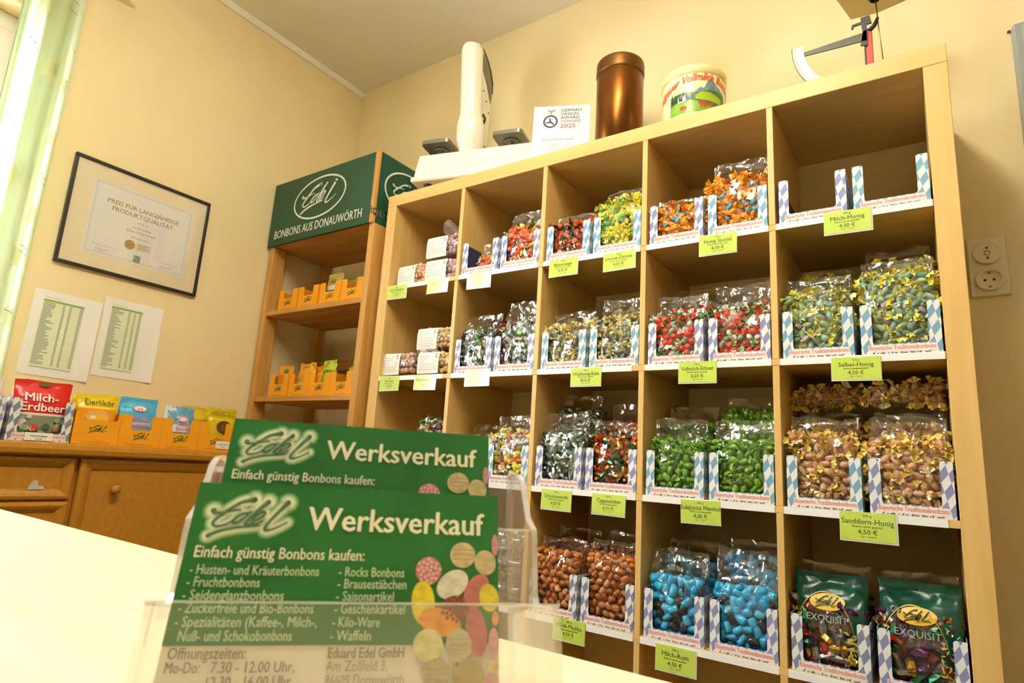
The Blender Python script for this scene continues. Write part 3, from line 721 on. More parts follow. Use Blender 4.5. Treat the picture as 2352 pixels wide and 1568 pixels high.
# ---- bags with white paper labels in the first column (lying, label end towards the room)
def label_bag(kind, loc, w, d, L, label, lx=-0.02, lw=0.10, rotz=0.0, ears=False):
    bag_no[0] += 1; sd = bag_no[0]
    t = thing('labelled_sweet_bag', label, 'sweet bag', (loc[0], loc[1], loc[2] + d / 2), rotz, 'sweet bags with white paper labels')
    t.rotation_euler = (-math.pi / 2, 0, rotz)
    g = Bag(w, d, L * .8, L, sd, 0.0)
    g.film(36, 26).obj('film', M_film, t)
    fill_bag(t, g, kind, .017, ('front', 'bottom'), sd, zlim=(0, .5), rad=.0085, single=('bottom',))
    # local: x right, y = down (after the turn), z = into the shelf
    h = d * 0.86
    def lab(u, v): return (lx - lw / 2 + lw * u, h * (0.5 - v), -0.0045 + 0.012 * max(0, abs(v - .45) * 2 - .55) ** 1.2 + 0.001 * math.sin(u * 5 + v * 3))
    s = B().grid(lab, 8, 8).obj('paper_label', M_paper, t)
    bb = B(); rn = random.Random(sd)
    for k in range(9):
        v = .14 + .085 * k; u0 = .06; u1 = rn.uniform(.5, .74) if k < 3 else rn.uniform(.8, .95)
        p0, p1 = lab(u0, 1 - v), lab(u1, 1 - v)
        bb.add([(p0[0], p0[1] - .0006, p0[2] - .0008), (p1[0], p1[1] - .0006, p1[2] - .0008), (p1[0], p1[1] + .0006, p1[2] - .0008), (p0[0], p0[1] + .0006, p0[2] - .0008)], [(0, 1, 2, 3)])
    for k in range(8):
        x = lx + lw / 2 - .016 + .0014 * k; y0, y1 = lab(0, .93)[1], lab(0, .70)[1]; zz = lab(0, .82)[2] - .0035
        bb.add([(x, y0, zz), (x + .0008, y0, zz), (x + .0008, y1, zz), (x, y1, zz)], [(0, 1, 2, 3)])
    bb.obj('label_print', mat('label_ink', 'a9a7ab', .7), s)
    if ears:
        def ear(u, v): return (-.07 + .16 * u + .01 * math.sin(v * 5), -d / 2 - .002 - .080 * v * (0.5 + 0.5 * abs(math.sin(u * 4.4 + .4))) - .004 * math.sin(u * 21), .05 + .03 * math.sin(u * 6 + v * 3) + .03 * v)
        B().grid(ear, 24, 8).obj('knotted_film', clear('cloudy_film', haze=.22, haze_col=(.9, .88, .84), base=.04, bump=.4, bscale=40), t)
    return t
z1 = shelfz(1) + .001; z2 = shelfz(2) + .001
label_bag('peach', (.140, .025, z1), .150, .088, .2, 'white-labelled bag of peach balls alone at the top left of the shelf', -.022, .098, rotz=-.06)
label_bag('mauve', (.298, .02, z1), .162, .088, .2, 'white-labelled bag of mauve balls, lower of the two in the top left cube', -.024, .104)
label_bag('mauve', (.290, .025, z1 + .088), .160, .095, .2, 'white-labelled bag of mauve balls on top of another, film knotted above', -.026, .10, ears=True)
label_bag('rosy', (.125, .02, z2), .160, .095, .2, 'white-labelled bag of rosy balls at the left of the second cube row', -.035, .088)
label_bag('amber', (.298, .02, z2), .160, .09, .2, 'white-labelled bag of amber balls, lowest in its stack, second cube row', -.022, .102)
label_bag('amber', (.287, .025, z2 + .09), .170, .092, .2, 'white-labelled bag of amber balls on top of its stack, second cube row', -.03, .098)
label_bag('rosy', (.175, .13, z2 + .095), .150, .09, .2, 'white-labelled bag of rosy balls half hidden behind the amber bags', .0, .09)
b = B(); b.grid(lambda u, v: (.31 + .07 * u, .04 + .05 * v + .006 * math.sin(u * 9), z2 + .187 + .055 * v * u + .006 * math.sin(u * 14 + v * 4)), 16, 8)
# ---- printed green bags, bottom right
def printed_bag(loc, w, d, ht, label, rotz=0.0):
    bag_no[0] += 1; sd = bag_no[0]
    t = thing('printed_sweet_bag', label, 'sweet bag', loc, rotz, 'green printed sweet bags in the bottom right cube')
    g = Bag(w, d, ht * .72, ht, sd, .02, .7); b = g.film(48, 40)
    # split film: green print above an arch, clear window below it
    cx, cz, R = -.012, .055, .112
    fs, ms = [], []
    for f in b.f:
        p = [b.v[i] for i in f]; x = sum(q[0] for q in p) / len(p); z = sum(q[2] for q in p) / len(p); y = sum(q[1] for q in p) / len(p)
        back = y > g.yoff(z)
        e = ((x - cx) / .062) ** 2 + ((z - cz) / R) ** 2
        ms.append(1 if (not back and e > 1 and z > .05) or (back and z > .12) else 0)
    b.m = ms
    b.obj('film', [M_film, mat('green_print', '12513c', .25, col2='0f4534', nscale=(40, 40, 40))], t)
    fill_bag(t, g, 'exq', .019, ('front', 'top'), sd, rad=.010)
    fn = lambda x, y, z: (x, g.front(x, z) - .0035 + y, z)
    b = B(); ellipse(b, -.005, .148, .036, .017, 0, .05, 0, 24, fn)
    o = b.obj('logo_oval', mat('logo_gold', 'd8b23a', .35), t)
    b = B(); wordmark(b, -.005, .148, .05, -.0012, 4, 1, 0, fn, 4); b.obj('word_mark', mat('logo_dark', '2c3a12', .5), o)
    b = B(); letters(b, 'EXQUISIT', .0195, -.006, .108, -.0005, .012, 'CENTER', 1.0, fn=fn); b.obj('lettering', mat('print_silver', '8c9c90', .35), t)
    b = B(); pts = [(cx + .062 * math.cos(a), cz + R * math.sin(a)) for a in [math.radians(12 + 150 * k / 40) for k in range(41)]]
    for (x0, q0), (x1, q1) in zip(pts, pts[1:]):
        b.add([fn(x0, -.0006, q0 - .0012), fn(x1, -.0006, q1 - .0012), fn(x1, -.0006, q1 + .0012), fn(x0, -.0006, q0 + .0012)], [(0, 1, 2, 3)])
    rn = random.Random(sd)
    for k in range(60):   # golden flourish down the right side and at the left end of the arch
        if k < 44: x = .046 + rn.uniform(-.014, .012); z = .012 + rn.random() * .085
        else: x = cx - .058 + rn.uniform(-.012, .012); z = .085 + rn.random() * .055
        a = rn.uniform(0, 3.14); l = rn.uniform(.003, .007)
        dx, dz = math.cos(a) * l, math.sin(a) * l
        b.add([fn(x - dx, -.0004, z - dz), fn(x + dz * .35, -.0004, z - dx * .35), fn(x + dx, -.0004, z + dz), fn(x - dz * .35, -.0004, z + dx * .35)], [(0, 1, 2, 3)])
    o = b.obj('gold_flourish', mat('gold_print', 'cdb848', .4), t); o['kind'] = 'stuff'
    return t
for s in 'LR':
    x = cell(5, s); side = 'left' if s == 'L' else 'right'
    tray('grey' if s == 'L' else 'violet', (x, YT, shelfz(4) + .0005), 0, ('grey-blue' if s == 'L' else 'violet-blue') + '-and-white diamond tray holding the %s green printed bag' % side)
    printed_bag((x, YT + .048, shelfz(4) + .003), .149, .075, .205 if s == 'L' else .212, 'green printed bag of foil sweets with gold oval, %s of the two' % side)
    candy_bag('exq', (x, YT + .135, shelfz(4) + .003), .145, .07, .17, .22, 'clear bag of dark foil sweets behind the %s green printed bag' % side, step=.02, group='clear bags standing behind on the cube shelf', single=())

# ------------------------------------------------------------------ price tags on the shelf edges
TAGS = [(1, 1, .100, 'O&Z Schnitten', '1,50 €', 0, .05, 'lime price tag reading O&Z Schnitten at the top left'), (1, 1, .309, 'Himbeeren', '1,50 €', 0, .05, 'lime price tag under the stacked mauve bags in the top left cube'),
        (1, 2, .496, 'Früchte-Auslese', '4,00 €', 0, .054, 'lime price tag reading Früchte-Auslese'), (1, 3, .833, 'Blutorange', '4,50 €', 0, .054, 'lime price tag reading Blutorange'),
        (1, 3, 1.023, 'Limone-Zitrone', '4,50 €', -.006, .054, 'lime price tag reading Limone-Zitrone'), (1, 4, 1.314, 'Honig Spezial', '4,50 €', 0, .055, 'lime price tag reading Honig Spezial'),
        (1, 5, 1.624, 'Milch-Honig', '4,50 €', .008, .055, 'lime price tag reading Milch-Honig under the empty trays'), (2, 1, .110, 'Emmerl', '1,50 €', 0, .05, 'lime price tag under the rosy bag in the second cube row'),
        (2, 1, .287, 'Bonbonkugeln', '1,50 €', 0, .05, 'lime price tag under the amber bags in the second cube row'), (2, 2, .519, 'Bayerische Mischung', '4,50 €', .012, .054, 'lime price tag under the silver and green foil sweets'),
        (2, 3, .927, 'Waldhonig-Euka', '4,50 €', 0, .052, 'lime price tag reading Waldhonig-Euka'), (2, 4, 1.258, 'Vollmilch-Erbeer', '4,50 €', .004, .055, 'lime price tag reading Vollmilch-Erbeer'),
        (2, 5, 1.626, 'Salbei-Honig', '4,50 €', -.002, .052, 'lime price tag reading Salbei-Honig'), (3, 3, .845, 'Schokominth', '4,50 €', -.004, .055, 'lime price tag reading Schokominth'),
        (3, 3, 1.012, 'Cappuccino', '4,50 €', -.004, .054, 'lime price tag reading Cappuccino'), (3, 4, 1.265, 'Eukalyptus Menthol', '4,00 €', 0, .055, 'lime price tag reading Eukalyptus Menthol'),
        (3, 5, 1.632, 'Sanddorn-Honig', '4,50 €', .004, .060, 'lime price tag reading Sanddorn-Honig'), (4, 3, .903, 'Milch-Mokka', '4,50 €', .006, .056, 'lime price tag reading Milch-Mokka'),
        (4, 4, 1.203, 'Milch-Rum', '4,50 €', -.004, .058, 'lime price tag reading Milch-Rum')]
for k, (r, c, x, name, price, dz, h, lab) in enumerate(TAGS):
    rn = random.Random(k); w = .1 if (r, c) != (3, 5) else .106
    t = thing('price_tag', lab, 'price tag', (x, -.0022, shelfz(r) + dz - .002), 0, 'lime green price tags on the shelf edges')
    t.rotation_euler = (rn.uniform(-.05, .02), rn.uniform(-.02, .02), 0)
    c_ = B().box(-w / 2, w / 2, -.0011, -.0003, -h, 0).obj('card', M_tag, t)
    b = B()
    letters(b, '300 g', h * .13, 0, -h * .17, -.0013, .012, 'CENTER')
    xs = 1.0 if len(name) < 13 else .92 if len(name) < 16 else .84
    letters(b, name, h * .275, 0, -h * .43, -.0013, .012, 'CENTER', xs)
    letters(b, 'Bonbons einzeln gewickelt', h * .115, 0, -h * .55, -.0013, .008, 'CENTER', .8)
    letters(b, price, h * .24, 0, -h * .78, -.0013, .012, 'CENTER')
    letters(b, '1 kg = 15,00 €', h * .09, 0, -h * .9, -.0013, 0, 'CENTER')
    b.obj('lettering', M_tagink, t)
    ro = rn.random() < .55
    B().box(-w / 2 - .001, w / 2 + (.004 if ro else .001), -.0003, .0003, -h - .004, .0).obj('sleeve_back', mat('sleeve_white', 'dfe3d6', .4), t)
    B().box(-w / 2 - .001, w / 2 + (.004 if ro else .001), -.0021, -.0019, -h - .003, .0).obj('sleeve_front', M_sleeve, t)

# ------------------------------------------------------------------ pine rack with header sign
RX0, RX1, RY = -0.739, -0.036, -0.03
rack = thing('pine_rack', 'tall pine display rack with green header sign in the room corner', 'rack')
RB = RY + 0.34
for (x0, y0) in ((RX0 + .007, RY), (RX1 - .031, RY), (RX0 + .007, RB - .045), (RX1 - .031, RB - .045)):
    B().box(x0, x0 + .031, y0, y0 + (.065 if y0 == RY else .045), 0, 1.735, c=.002).obj('post', M_pinev, rack)
def plank_shelf(z, x0, x1, y0, y1, n=6, name='shelf_board'):
    s = link(name, None, rack); w = (y1 - y0) / n
    for k in range(n): B().box(x0, x1, y0 + w * k + .0004, y0 + w * (k + 1) - .0004, z - .02 - .0006 * (k % 2), z, c=.0012).obj('plank', M_pine, s)
plank_shelf(1.425, RX0 + .04, RX1 - .0325, RY + .004, RB - .01); plank_shelf(1.038, RX0 + .04, RX1 - .0325, RY + .004, RB - .01)
plank_shelf(.66, RX0 + .04, RX1 - .0325, RY + .004, RB - .01); plank_shelf(.25, RX0 + .04, RX1 - .0325, RY + .004, RB - .01)
plank_shelf(1.757, RX0 + .002, RX1 - .022, RY + .002, RB, name='top_board')
for z in (.5, 1.2):
    B().box(RX0 + .04, RX1 - .0325, RB - .018, RB, z, z + .05, c=.002).obj('rear_brace', M_pine, rack)
sg = B().box(RX0, RX1 - .022, RY - .012, RY, 1.733, 2.043, c=.001).obj('sign_front', M_green, rack)
b = B().box(RX1 - .0215, RX1 - .002, RY - .012, RB, 1.733, 2.043, c=.001); b.obj('sign_edge', M_pinev, rack)
B().box(RX0, RX0 + .012, RY, RB, 1.757, 2.04).obj('sign_side_left', M_green, rack)
sgr = B().box(RX1 - .0018, RX1, RY + .002, RB, 1.733, 2.043).obj('sign_side', M_green, rack)
M_chalk = mat('sign_white', 'e3e8df', .5)
cxs = (RX0 + RX1 - .022) / 2
b = B(); wordmark(b, cxs, 1.915, .255, RY - .0135, 0, 1.15); b.obj('word_mark', M_chalk, sg)
b = B(); ellipse(b, cxs, 1.915, .176, .098, RY - .013, .06, 0, 48, None, .0085); b.obj('oval_ring', M_chalk, sg)
b = B(); letters(b, 'BONBONS AUS DONAUWÖRTH', .056, cxs, 1.765, RY - .0135, .012, 'CENTER', .72); b.obj('lettering', M_chalk, sg)
side = lambda x, y, z: (RX1 + .001, RY + .17 + x, z)
b = B(); wordmark(b, 0, 1.915, .20, 0, 0, 1.15, 0, lambda x, y, z: (RX1 + .001 - y, RY + .17 + x, z)); b.obj('word_mark', M_chalk, sgr)
b = B(); ellipse(b, 0, 1.915, .14, .095, 0, .05, 0, 40, side, .008); b.obj('oval_ring', M_chalk, sgr)
b = B(); letters(b, 'BONBONS AUS DONAUWÖRTH', .042, 0, 1.765, 0, .012, 'CENTER', .66, fn=side); b.obj('lettering', M_chalk, sgr)

# ------------------------------------------------------------------ orange display cartons and their pouches
def carton_meshes(w, h, d, notch_w, notch_z):
    t = .0013; hw = w / 2; b = B()
    b.box(-hw, hw, 0, d, 0, t, 0); b.box(-hw, hw, d - t, d, t, h * 1.0, 0)
    for s in (-1, 1):
        P = [(0, 0), (d, 0), (d, h * 1.0), (0, h)]
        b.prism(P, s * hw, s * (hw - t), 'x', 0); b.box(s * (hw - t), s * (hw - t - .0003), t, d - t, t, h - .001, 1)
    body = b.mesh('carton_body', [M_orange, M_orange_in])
    b = B(); nw = notch_w / 2; rc = .008
    def arc(cx, cz, r, a0, a1, n=3): return [(cx + r * math.cos(math.radians(a0 + (a1 - a0) * k / n)), cz + r * math.sin(math.radians(a0 + (a1 - a0) * k / n))) for k in range(n + 1)]
    for s in (-1, 1):
        o = [(-hw, 0), (-hw, h)] + arc(-nw - .003, h - .003, .003, 90, 0, 2) + arc(-nw + rc, notch_z + rc, rc, 180, 270) + [(0, notch_z), (0, 0)]
        o = [(x * -s, z) for x, z in o]
        b.prism(o if s > 0 else o[::-1], -t, 0, 'y')
    front = b.mesh('carton_front', M_orange)
    lg = B(); wordmark(lg, .004, notch_z * .62, w * .40, -t - .0006, 4, 1.2, n=4); logo = lg.mesh('word_mark', M_logog)
    tx = letters(B(), 'Traditions-Bonbons', .0105, 0, .004, -t - .0006, 0, 'CENTER').mesh('lettering', mat('orange_ink', 'b8861c', .6))
    return body, front, logo, tx
CART = {k: carton_meshes(*v) for k, v in {'big': (.1275, .10, .16, .062, .052), 'rack': (.132, .096, .2, .062, .055), 'full': (.1275, .10, .16, .112, .074)}.items()}
def carton(kind, loc, rotz, label, group):
    t = thing('display_carton', label, 'display box', loc, rotz, group)
    body, front, logo, tx = CART[kind]
    link('carton_body', body, t); f = link('carton_front', front, t); link('word_mark', logo, f); link('lettering', tx, f)
    return t
def pouch(loc, rotz, w, d, h, bands, label, texts=(), discs=(), group='printed sweet pouches', tilt=0.0, seam=.012, cr=.5, hole=False):
    """opaque printed pouch: bands = [(z_top_fraction, colour)], texts draped on the front"""
    bag_no[0] += 1
    t = thing('sweet_pouch', label, 'sweet pouch', loc, rotz, group); t.rotation_euler = (tilt, 0, rotz)
    g = Bag(w, d, h * .72, h, bag_no[0], .0, cr); b = g.film(36, 26)
    cols = [mat('pouch_' + c, c, .3) for _, c in bands]; ms = []
    for f in b.f:
        z = sum(b.v[i][2] for i in f) / len(f) / h; k = 0
        while k < len(bands) - 1 and z > bands[k][0]: k += 1
        ms.append(k)
    b.m = ms; b.obj('pouch_body', cols, t)
    fn = lambda x, y, z: (x, g.front(x, z) - .0035 + y, z)
    for (txt, size, x, z, colr, bold, xs) in texts:
        q = B(); letters(q, txt, size, x, z, -.0006, bold, 'CENTER', xs, fn=fn); q.obj('lettering', mat('ink_' + colr, colr, .5), t)
    for i, (cx_, cz_, rx, rz, colr) in enumerate(discs):
        q = B(); ellipse(q, cx_, cz_, rx, rz, -.0003 - .0002 * i, 0, 0, 20, fn); q.obj('print_patch', mat('ink_' + colr, colr, .35), t)
    if hole:
        q = B(); ellipse(q, 0, h * .95, .016, .007, -.0006, 0, 0, 16, fn); q.obj('hang_hole', mat('ink_6a5a20', '6a5a20', .5), t)
    return t

# sideboard along the left wall
SX, SZ = -0.33, 0.797
sb = thing('sideboard', 'honey-brown wooden sideboard with drawers along the left wall', 'sideboard', (0, 0, 0))
prof = [(XL + .002, SZ - .036), (SX - .012, SZ - .036), (SX - .003, SZ - .031), (SX, SZ - .018), (SX - .003, SZ - .005), (SX - .012, SZ), (XL + .002, SZ)]
B().prism(prof, -2.35, -.10, 'y').obj('top', M_honey, sb)
BX = SX - .028
B().box(XL + .004, BX - .02, -2.32, -.13, .06, SZ - .0365).obj('carcass', M_honey, sb)
B().box(XL + .02, BX - .05, -2.3, -.15, 0, .06).obj('plinth', mat('plinth_dark', '4a2e10', .6), sb)
def framed_front(name, y0, y1, z0, z1, fw, parent):
    p = link(name, None, parent); x = BX
    def mitre(a, b_, inner=False):
        pass
    # mitred frame with a rounded moulding profile
    prof = [(0, -.018), (0, -.004), (.003, 0), (fw * .35, .002), (fw * .6, -.001), (fw * .85, -.006), (fw, -.012)]
    cs = [(y0, z0), (y1, z0), (y1, z1), (y0, z1)]; ins = [(1, 1), (-1, 1), (-1, -1), (1, -1)]
    b = B(); n = len(prof); vs = []
    for (y, z), (iy, iz) in zip(cs, ins):
        for o, hh in prof: vs.append((x + hh, y + iy * o, z + iz * o))
    fs = []
    for k in range(4):
        k2 = (k + 1) % 4
        for i in range(n - 1): fs.append((k * n + i, k2 * n + i, k2 * n + i + 1, k * n + i + 1))
    b.add(vs, fs, 0); b.obj('frame_moulding', M_honey, p)
    B().box(x - .018, x - .0115, y0 + fw - .001, y1 - fw + .001, z0 + fw - .001, z1 - fw + .001).obj('panel', M_honey, p)
    return p
def knob(parent, y, z, x=None):
    Tm = Matrix.Translation((x or BX - .012, y, z)) @ Matrix.Rotation(math.pi / 2, 4, 'Y')
    B().lathe([(0.0065, 0), (.0065, .008), (.008, .013), (.0125, .018), (.0145, .023), (.013, .029), (.007, .032), (0, .0325)], 20, 0, Tm).obj('knob', M_honey, parent)
zt = SZ - .042
d_ = framed_front('door', -.776, -.34, .10, zt, .036, sb); knob(d_, -.672, .664)
d_ = framed_front('door', -.332, -.14, .10, zt, .036, sb)
for i, (z1_, z0_) in enumerate(((zt, .634), (.628, .51), (.504, .386), (.38, .10))):
    dr = framed_front('drawer', -1.26, -.789, z0_, z1_, .030, sb)
    if i == 0:
        b = B().prism([(-.896, .663), (-.856, .663), (-.859, .672), (-.872, .674), (-.876, .689), (-.883, .689), (-.892, .676)], BX - .010, BX - .004, 'x')
        o = b.obj('pull', clear('clear_pull', haze=.5, haze_col=(.9, .9, .92), base=.15, gloss_rough=.15), dr); o['label'] = 'small clear plastic pull on the top drawer'
        for yy in (-1.02,): pass
    else: knob(dr, -1.02, (z0_ + z1_) / 2)
d_ = framed_front('door', -1.80, -1.27, .10, zt, .036, sb); knob(d_, -1.33, .664)

# goods on the sideboard (all turned to face the room: local x runs along the wall)
R90 = math.pi / 2
tray('violet', (-.362, -1.064, SZ + .0005), R90, 'violet-blue diamond tray at the left picture edge on the sideboard', dirt=False)
tray('grey', (-.360, -.898, SZ + .0005), R90, 'grey-blue diamond tray holding the red pouch on the sideboard', dirt=False)
pouch((-.405, -1.064, SZ + .003), R90, .145, .07, .165, [(.62, 'd8d4d2'), (.8, 'e9c4c0'), (1.1, 'e6dcd8')], 'pale pink and white pouch at the left picture edge', group='printed sweet pouches on the sideboard')
pp = pouch((-.408, -.893, SZ + .003), R90, .147, .07, .172, [(.42, '8a8f78'), (.455, 'd9d2c4'), (1.1, 'd8231c')], 'bright red Milch-Erdbeer pouch in a diamond tray',
      texts=(('Milch-', .034, -.008, .112, 'f2e9e4', .016, 1.0), ('Erdbeer', .034, -.002, .084, 'f2e9e4', .016, 1.0)), group='printed sweet pouches on the sideboard', hole=True)
gg = Bag(.147, .07, .172 * .72, .172, 1, 0, .5); rn = random.Random(8)
for k in range(26):
    q = B(); x, z = rn.uniform(-.06, .06), rn.uniform(.012, .068)
    cc = rn.choice(('5a9a2e', 'd8402a', 'c8ccb8', '9aa888', 'b8bca8', '586850', 'e06a4a', 'd9b8b0'))
    ellipse(q, x, z, rn.uniform(.006, .011), rn.uniform(.005, .008), -.0008 - .00004 * k, rn.uniform(0, 3), 0, 10, lambda x, y, z: (x, gg.front(x, z) - .0035 + y, z)); q.obj('sweet_picture', mat('ink_' + cc, cc, .35), pp)
# small white price strip on the tray front
t = thing('price_strip', 'small white price strip on the front of the red pouch tray', 'price tag', (-.3555, -.898, SZ + .003), R90)
B().box(-.034, .034, -.0008, 0, 0, .022).obj('card', M_paper, t); b = B(); letters(b, 'Milch-Erdbeer', .0075, 0, .010, -.0012, .01, 'CENTER'); letters(b, '1,50 €', .0065, 0, .002, -.0012, .01, 'CENTER'); b.obj('lettering', M_ink, t)
CY = (-.751, -.6225, -.4945, -.366)
gs = 'orange cartons on the sideboard'
carton('full', (-.362, CY[0], SZ + .0005), R90, 'orange carton holding the yellow Eierlikör pouch', gs)
carton('big', (-.362, CY[1], SZ + .0005), R90, 'orange carton holding the light blue pouch on the sideboard', gs)
carton('big', (-.362, CY[2], SZ + .0005), R90, 'orange carton holding the blue and white chequered pouch', gs)
carton('big', (-.362, CY[3], SZ + .0005), R90, 'orange carton at the right end of the sideboard row', gs)
gp = 'printed sweet pouches on the sideboard'
pouch((-.394, CY[0], SZ + .003), R90, .118, .045, .150, [(.70, 'f2a21c'), (.73, 'e8741c'), (1.1, 'f0cf22')], 'yellow Eierlikör pouch with oval window in an orange carton',
      texts=(('Eierlikör', .026, .004, .118, '5a5a14', .008, .95),), discs=((0, .083, .034, .020, 'e8b060'), (.008, .079, .022, .013, 'f2bc3c'), (-.014, .080, .008, .006, 'f0dcae')), group=gp)
pouch((-.394, CY[1] - .006, SZ + .003), R90, .118, .045, .155, [(.40, 'a8a4b0'), (.58, 'a8cde0'), (1.1, '54b4e2')], 'light blue Himbeer pouch in an orange carton on the sideboard',
      texts=(('Himbeer', .020, 0, .080, 'd8589a', .02, 1), ('Bonbons', .016, 0, .062, 'd8589a', .014, 1), ('Edel', .010, 0, .117, 'c8304a', .01, 1)), discs=((0, .120, .022, .010, 'e2506a'), (0, .120, .019, .0085, 'f0dfe4')), group=gp)
p3 = pouch((-.394, CY[2] + .004, SZ + .003), R90, .100, .045, .145, [(.36, '8a8a80'), (.60, 'dfe6ea'), (1.1, 'dfe8ee')], 'blue and white chequered pouch leaning in an orange carton',
      texts=(('Milch', .015, .006, .076, 'cf4a6a', .016, 1), ('Karamell', .013, .006, .063, 'cf4a6a', .014, 1)), discs=((.004, .098, .018, .0085, 'e0506a'), (.004, .098, .0155, .007, 'f3dfe4')), group=gp)
g3 = Bag(.1, .045, .145 * .72, .145, 1, 0, .5); q = B()
for i in range(-6, 7):
    for j in range(9):
        x, z = i * .0085 + (.00425 if j % 2 else 0), .086 + j * .0066
        if abs(x) < .046 and z < .14 and not (abs(x - .004) < .02 and .088 < z < .108):
            fn = lambda x, y, z: (x, g3.front(x, z) - .0036, z)
            q.add([fn(x - .0036, 0, z), fn(x + .001, 0, z - .0052), fn(x + .0036, 0, z), fn(x - .001, 0, z + .0052)], [(0, 1, 2, 3)])
q.obj('blue_lozenge_print', mat('ink_5ea6cf', '5ea6cf', .4), p3)
pouch((-.394, CY[3] + .030, SZ + .003), R90, .110, .045, .152, [(.42, 'd9a81c'), (1.1, 'd8bd1c')], 'olive-yellow Vollmilch-Nuss pouch at the right end of the sideboard',
      texts=(('Vollmilch-Nuss', .0165, 0, .124, '5a4a10', .006, .9),), discs=((0, .085, .028, .022, '5e3c16'), (.004, .083, .018, .014, '7a5222')), group=gp)
pouch((-.445, CY[3] - .04, SZ + .003), R90, .115, .045, .150, [(.5, 'c8a018'), (1.1, 'd4b420')], 'olive-yellow pouch standing behind the chequered one', group=gp)
pouch((-.45, CY[0] + .01, SZ + .003), R90, .118, .045, .148, [(.7, 'f2a21c'), (1.1, 'e9c81e')], 'yellow pouch standing behind the Eierlikör pouch', group=gp)
t = thing('price_strip', 'small white price strip on the rightmost orange carton', 'price tag', (-.3595, CY[3] + .028, SZ + .010), R90)
B().box(-.026, .026, -.0008, 0, 0, .026).obj('card', M_paper, t); b = B(); letters(b, 'Vollmilch-Nuss', .0065, 0, .013, -.0012, .01, 'CENTER'); letters(b, '1,50 €', .006, 0, .004, -.0012, .01, 'CENTER'); b.obj('lettering', M_ink, t)

# goods in the pine rack
ga = 'orange cartons in the pine rack'; YR = RY + .024
names1 = ('leftmost empty orange carton on the upper rack shelf', 'second orange carton from the left on the upper rack shelf', 'orange carton with a tan pouch on the upper rack shelf', 'orange carton beside the post on the upper rack shelf')
for x, nm in zip((-.578, -.436, -.2935, -.157), names1): carton('rack', (x, YR, 1.4255), 0, nm, ga)
names2 = ('leftmost orange carton on the lower rack shelf', 'second orange carton from the left on the lower rack shelf', 'orange carton with a lime pouch on the lower rack shelf', 'orange carton beside the post on the lower rack shelf')
for x, nm in zip((-.561, -.4235, -.290, -.157), names2): carton('rack', (x, YR, 1.0385), 0, nm, ga)
gr = 'small pouches in the pine rack'
pouch((-.300, YR + .03, 1.428), 0, .095, .04, .140, [(.45, '6a5a48'), (.62, 'd8cfc0'), (1.1, 'b89a4c')], 'tan and brown pouch standing up from an upper rack carton', discs=((0, .105, .02, .009, '6f8a4a'),), group=gr)
pouch((-.255, YR + .10, 1.428), 0, .1, .04, .130, [(1.1, 'c8a040')], 'tan pouch leaning behind the brown one in the rack', group=gr)
pouch((-.16, YR + .06, 1.428), 0, .1, .04, .118, [(1.1, 'c8a428')], 'golden pouch behind the carton beside the post', group=gr)
pouch((-.561, YR + .03, 1.041), 0, .1, .04, .138, [(.3, '8a6a2a'), (.72, 'e08a1c'), (1.1, 'f09a18')], 'orange pouch with green logo in the leftmost lower carton', discs=((.01, .115, .016, .009, '3f8a5a'),), group=gr)
pouch((-.420, YR + .035, 1.041), 0, .11, .04, .142, [(.3, 'c8a23a'), (.45, 'c8d4dc'), (1.1, 'e2a01c')], 'golden pouch sticking out of the second lower carton', group=gr, cr=1.0)
pouch((-.345, YR + .06, 1.041), .2, .1, .035, .135, [(1.1, 'f0a81c')], 'bright orange pouch leaning between two lower cartons', group=gr, cr=1.2)
pouch((-.275, YR + .035, 1.041), -.15, .1, .035, .150, [(.72, '9ab82c'), (1.1, 'b4c838')], 'lime green pouch leaning in a lower rack carton', group=gr, cr=1.0, discs=((-.01, .10, .014, .007, '5f9a4a'),))
pouch((-.15, YR + .07, 1.041), 0, .1, .035, .125, [(1.1, 'aac634')], 'lime green pouch behind the carton beside the post', group=gr)

# ------------------------------------------------------------------ on top of the cube shelf
ZT = KH
sc_ = thing('shop_scale', 'old white enamelled shop scale with two small metal plates', 'scale', (.10, .028, ZT), math.radians(15))
M_en = mat('white_enamel', 'f6f0df', .25, coat=.3)
W_ = .60
b = B(); zb0, zb1 = .052, .172
for x0, x1, y0, y1, za, zb_ in ((-.012, W_ + .012, -.008, .262, zb0, zb0 + .022),): b.box(x0, x1, y0, y1, za, zb_, c=.005)
lo = [(0, 0), (W_, 0), (W_, .25), (0, .25)]; hi = [(.012, .012), (W_ - .012, .012), (W_ - .012, .24), (.012, .24)]
b2 = B(); vs_ = [(x, y, zb0 + .022) for x, y in lo] + [(x, y, zb1) for x, y in hi]
b2.add(vs_, [(3, 2, 1, 0), (4, 5, 6, 7), (0, 1, 5, 4), (1, 2, 6, 5), (2, 3, 7, 6), (3, 0, 4, 7)])
b2.obj('base', M_en, sc_); b.obj('base_rim', M_en, sc_)
for x in (.05, W_ - .05):
    for y in (.035, .215): B().lathe([(.016, 0), (.018, .01), (.018, zb0)], 16).obj('foot', mat('rubber', '3d3c34', .7), sc_, (x, y, 0))
cxp = .215; M_gm = mat('dull_metal', '8f8c80', .38, .75)
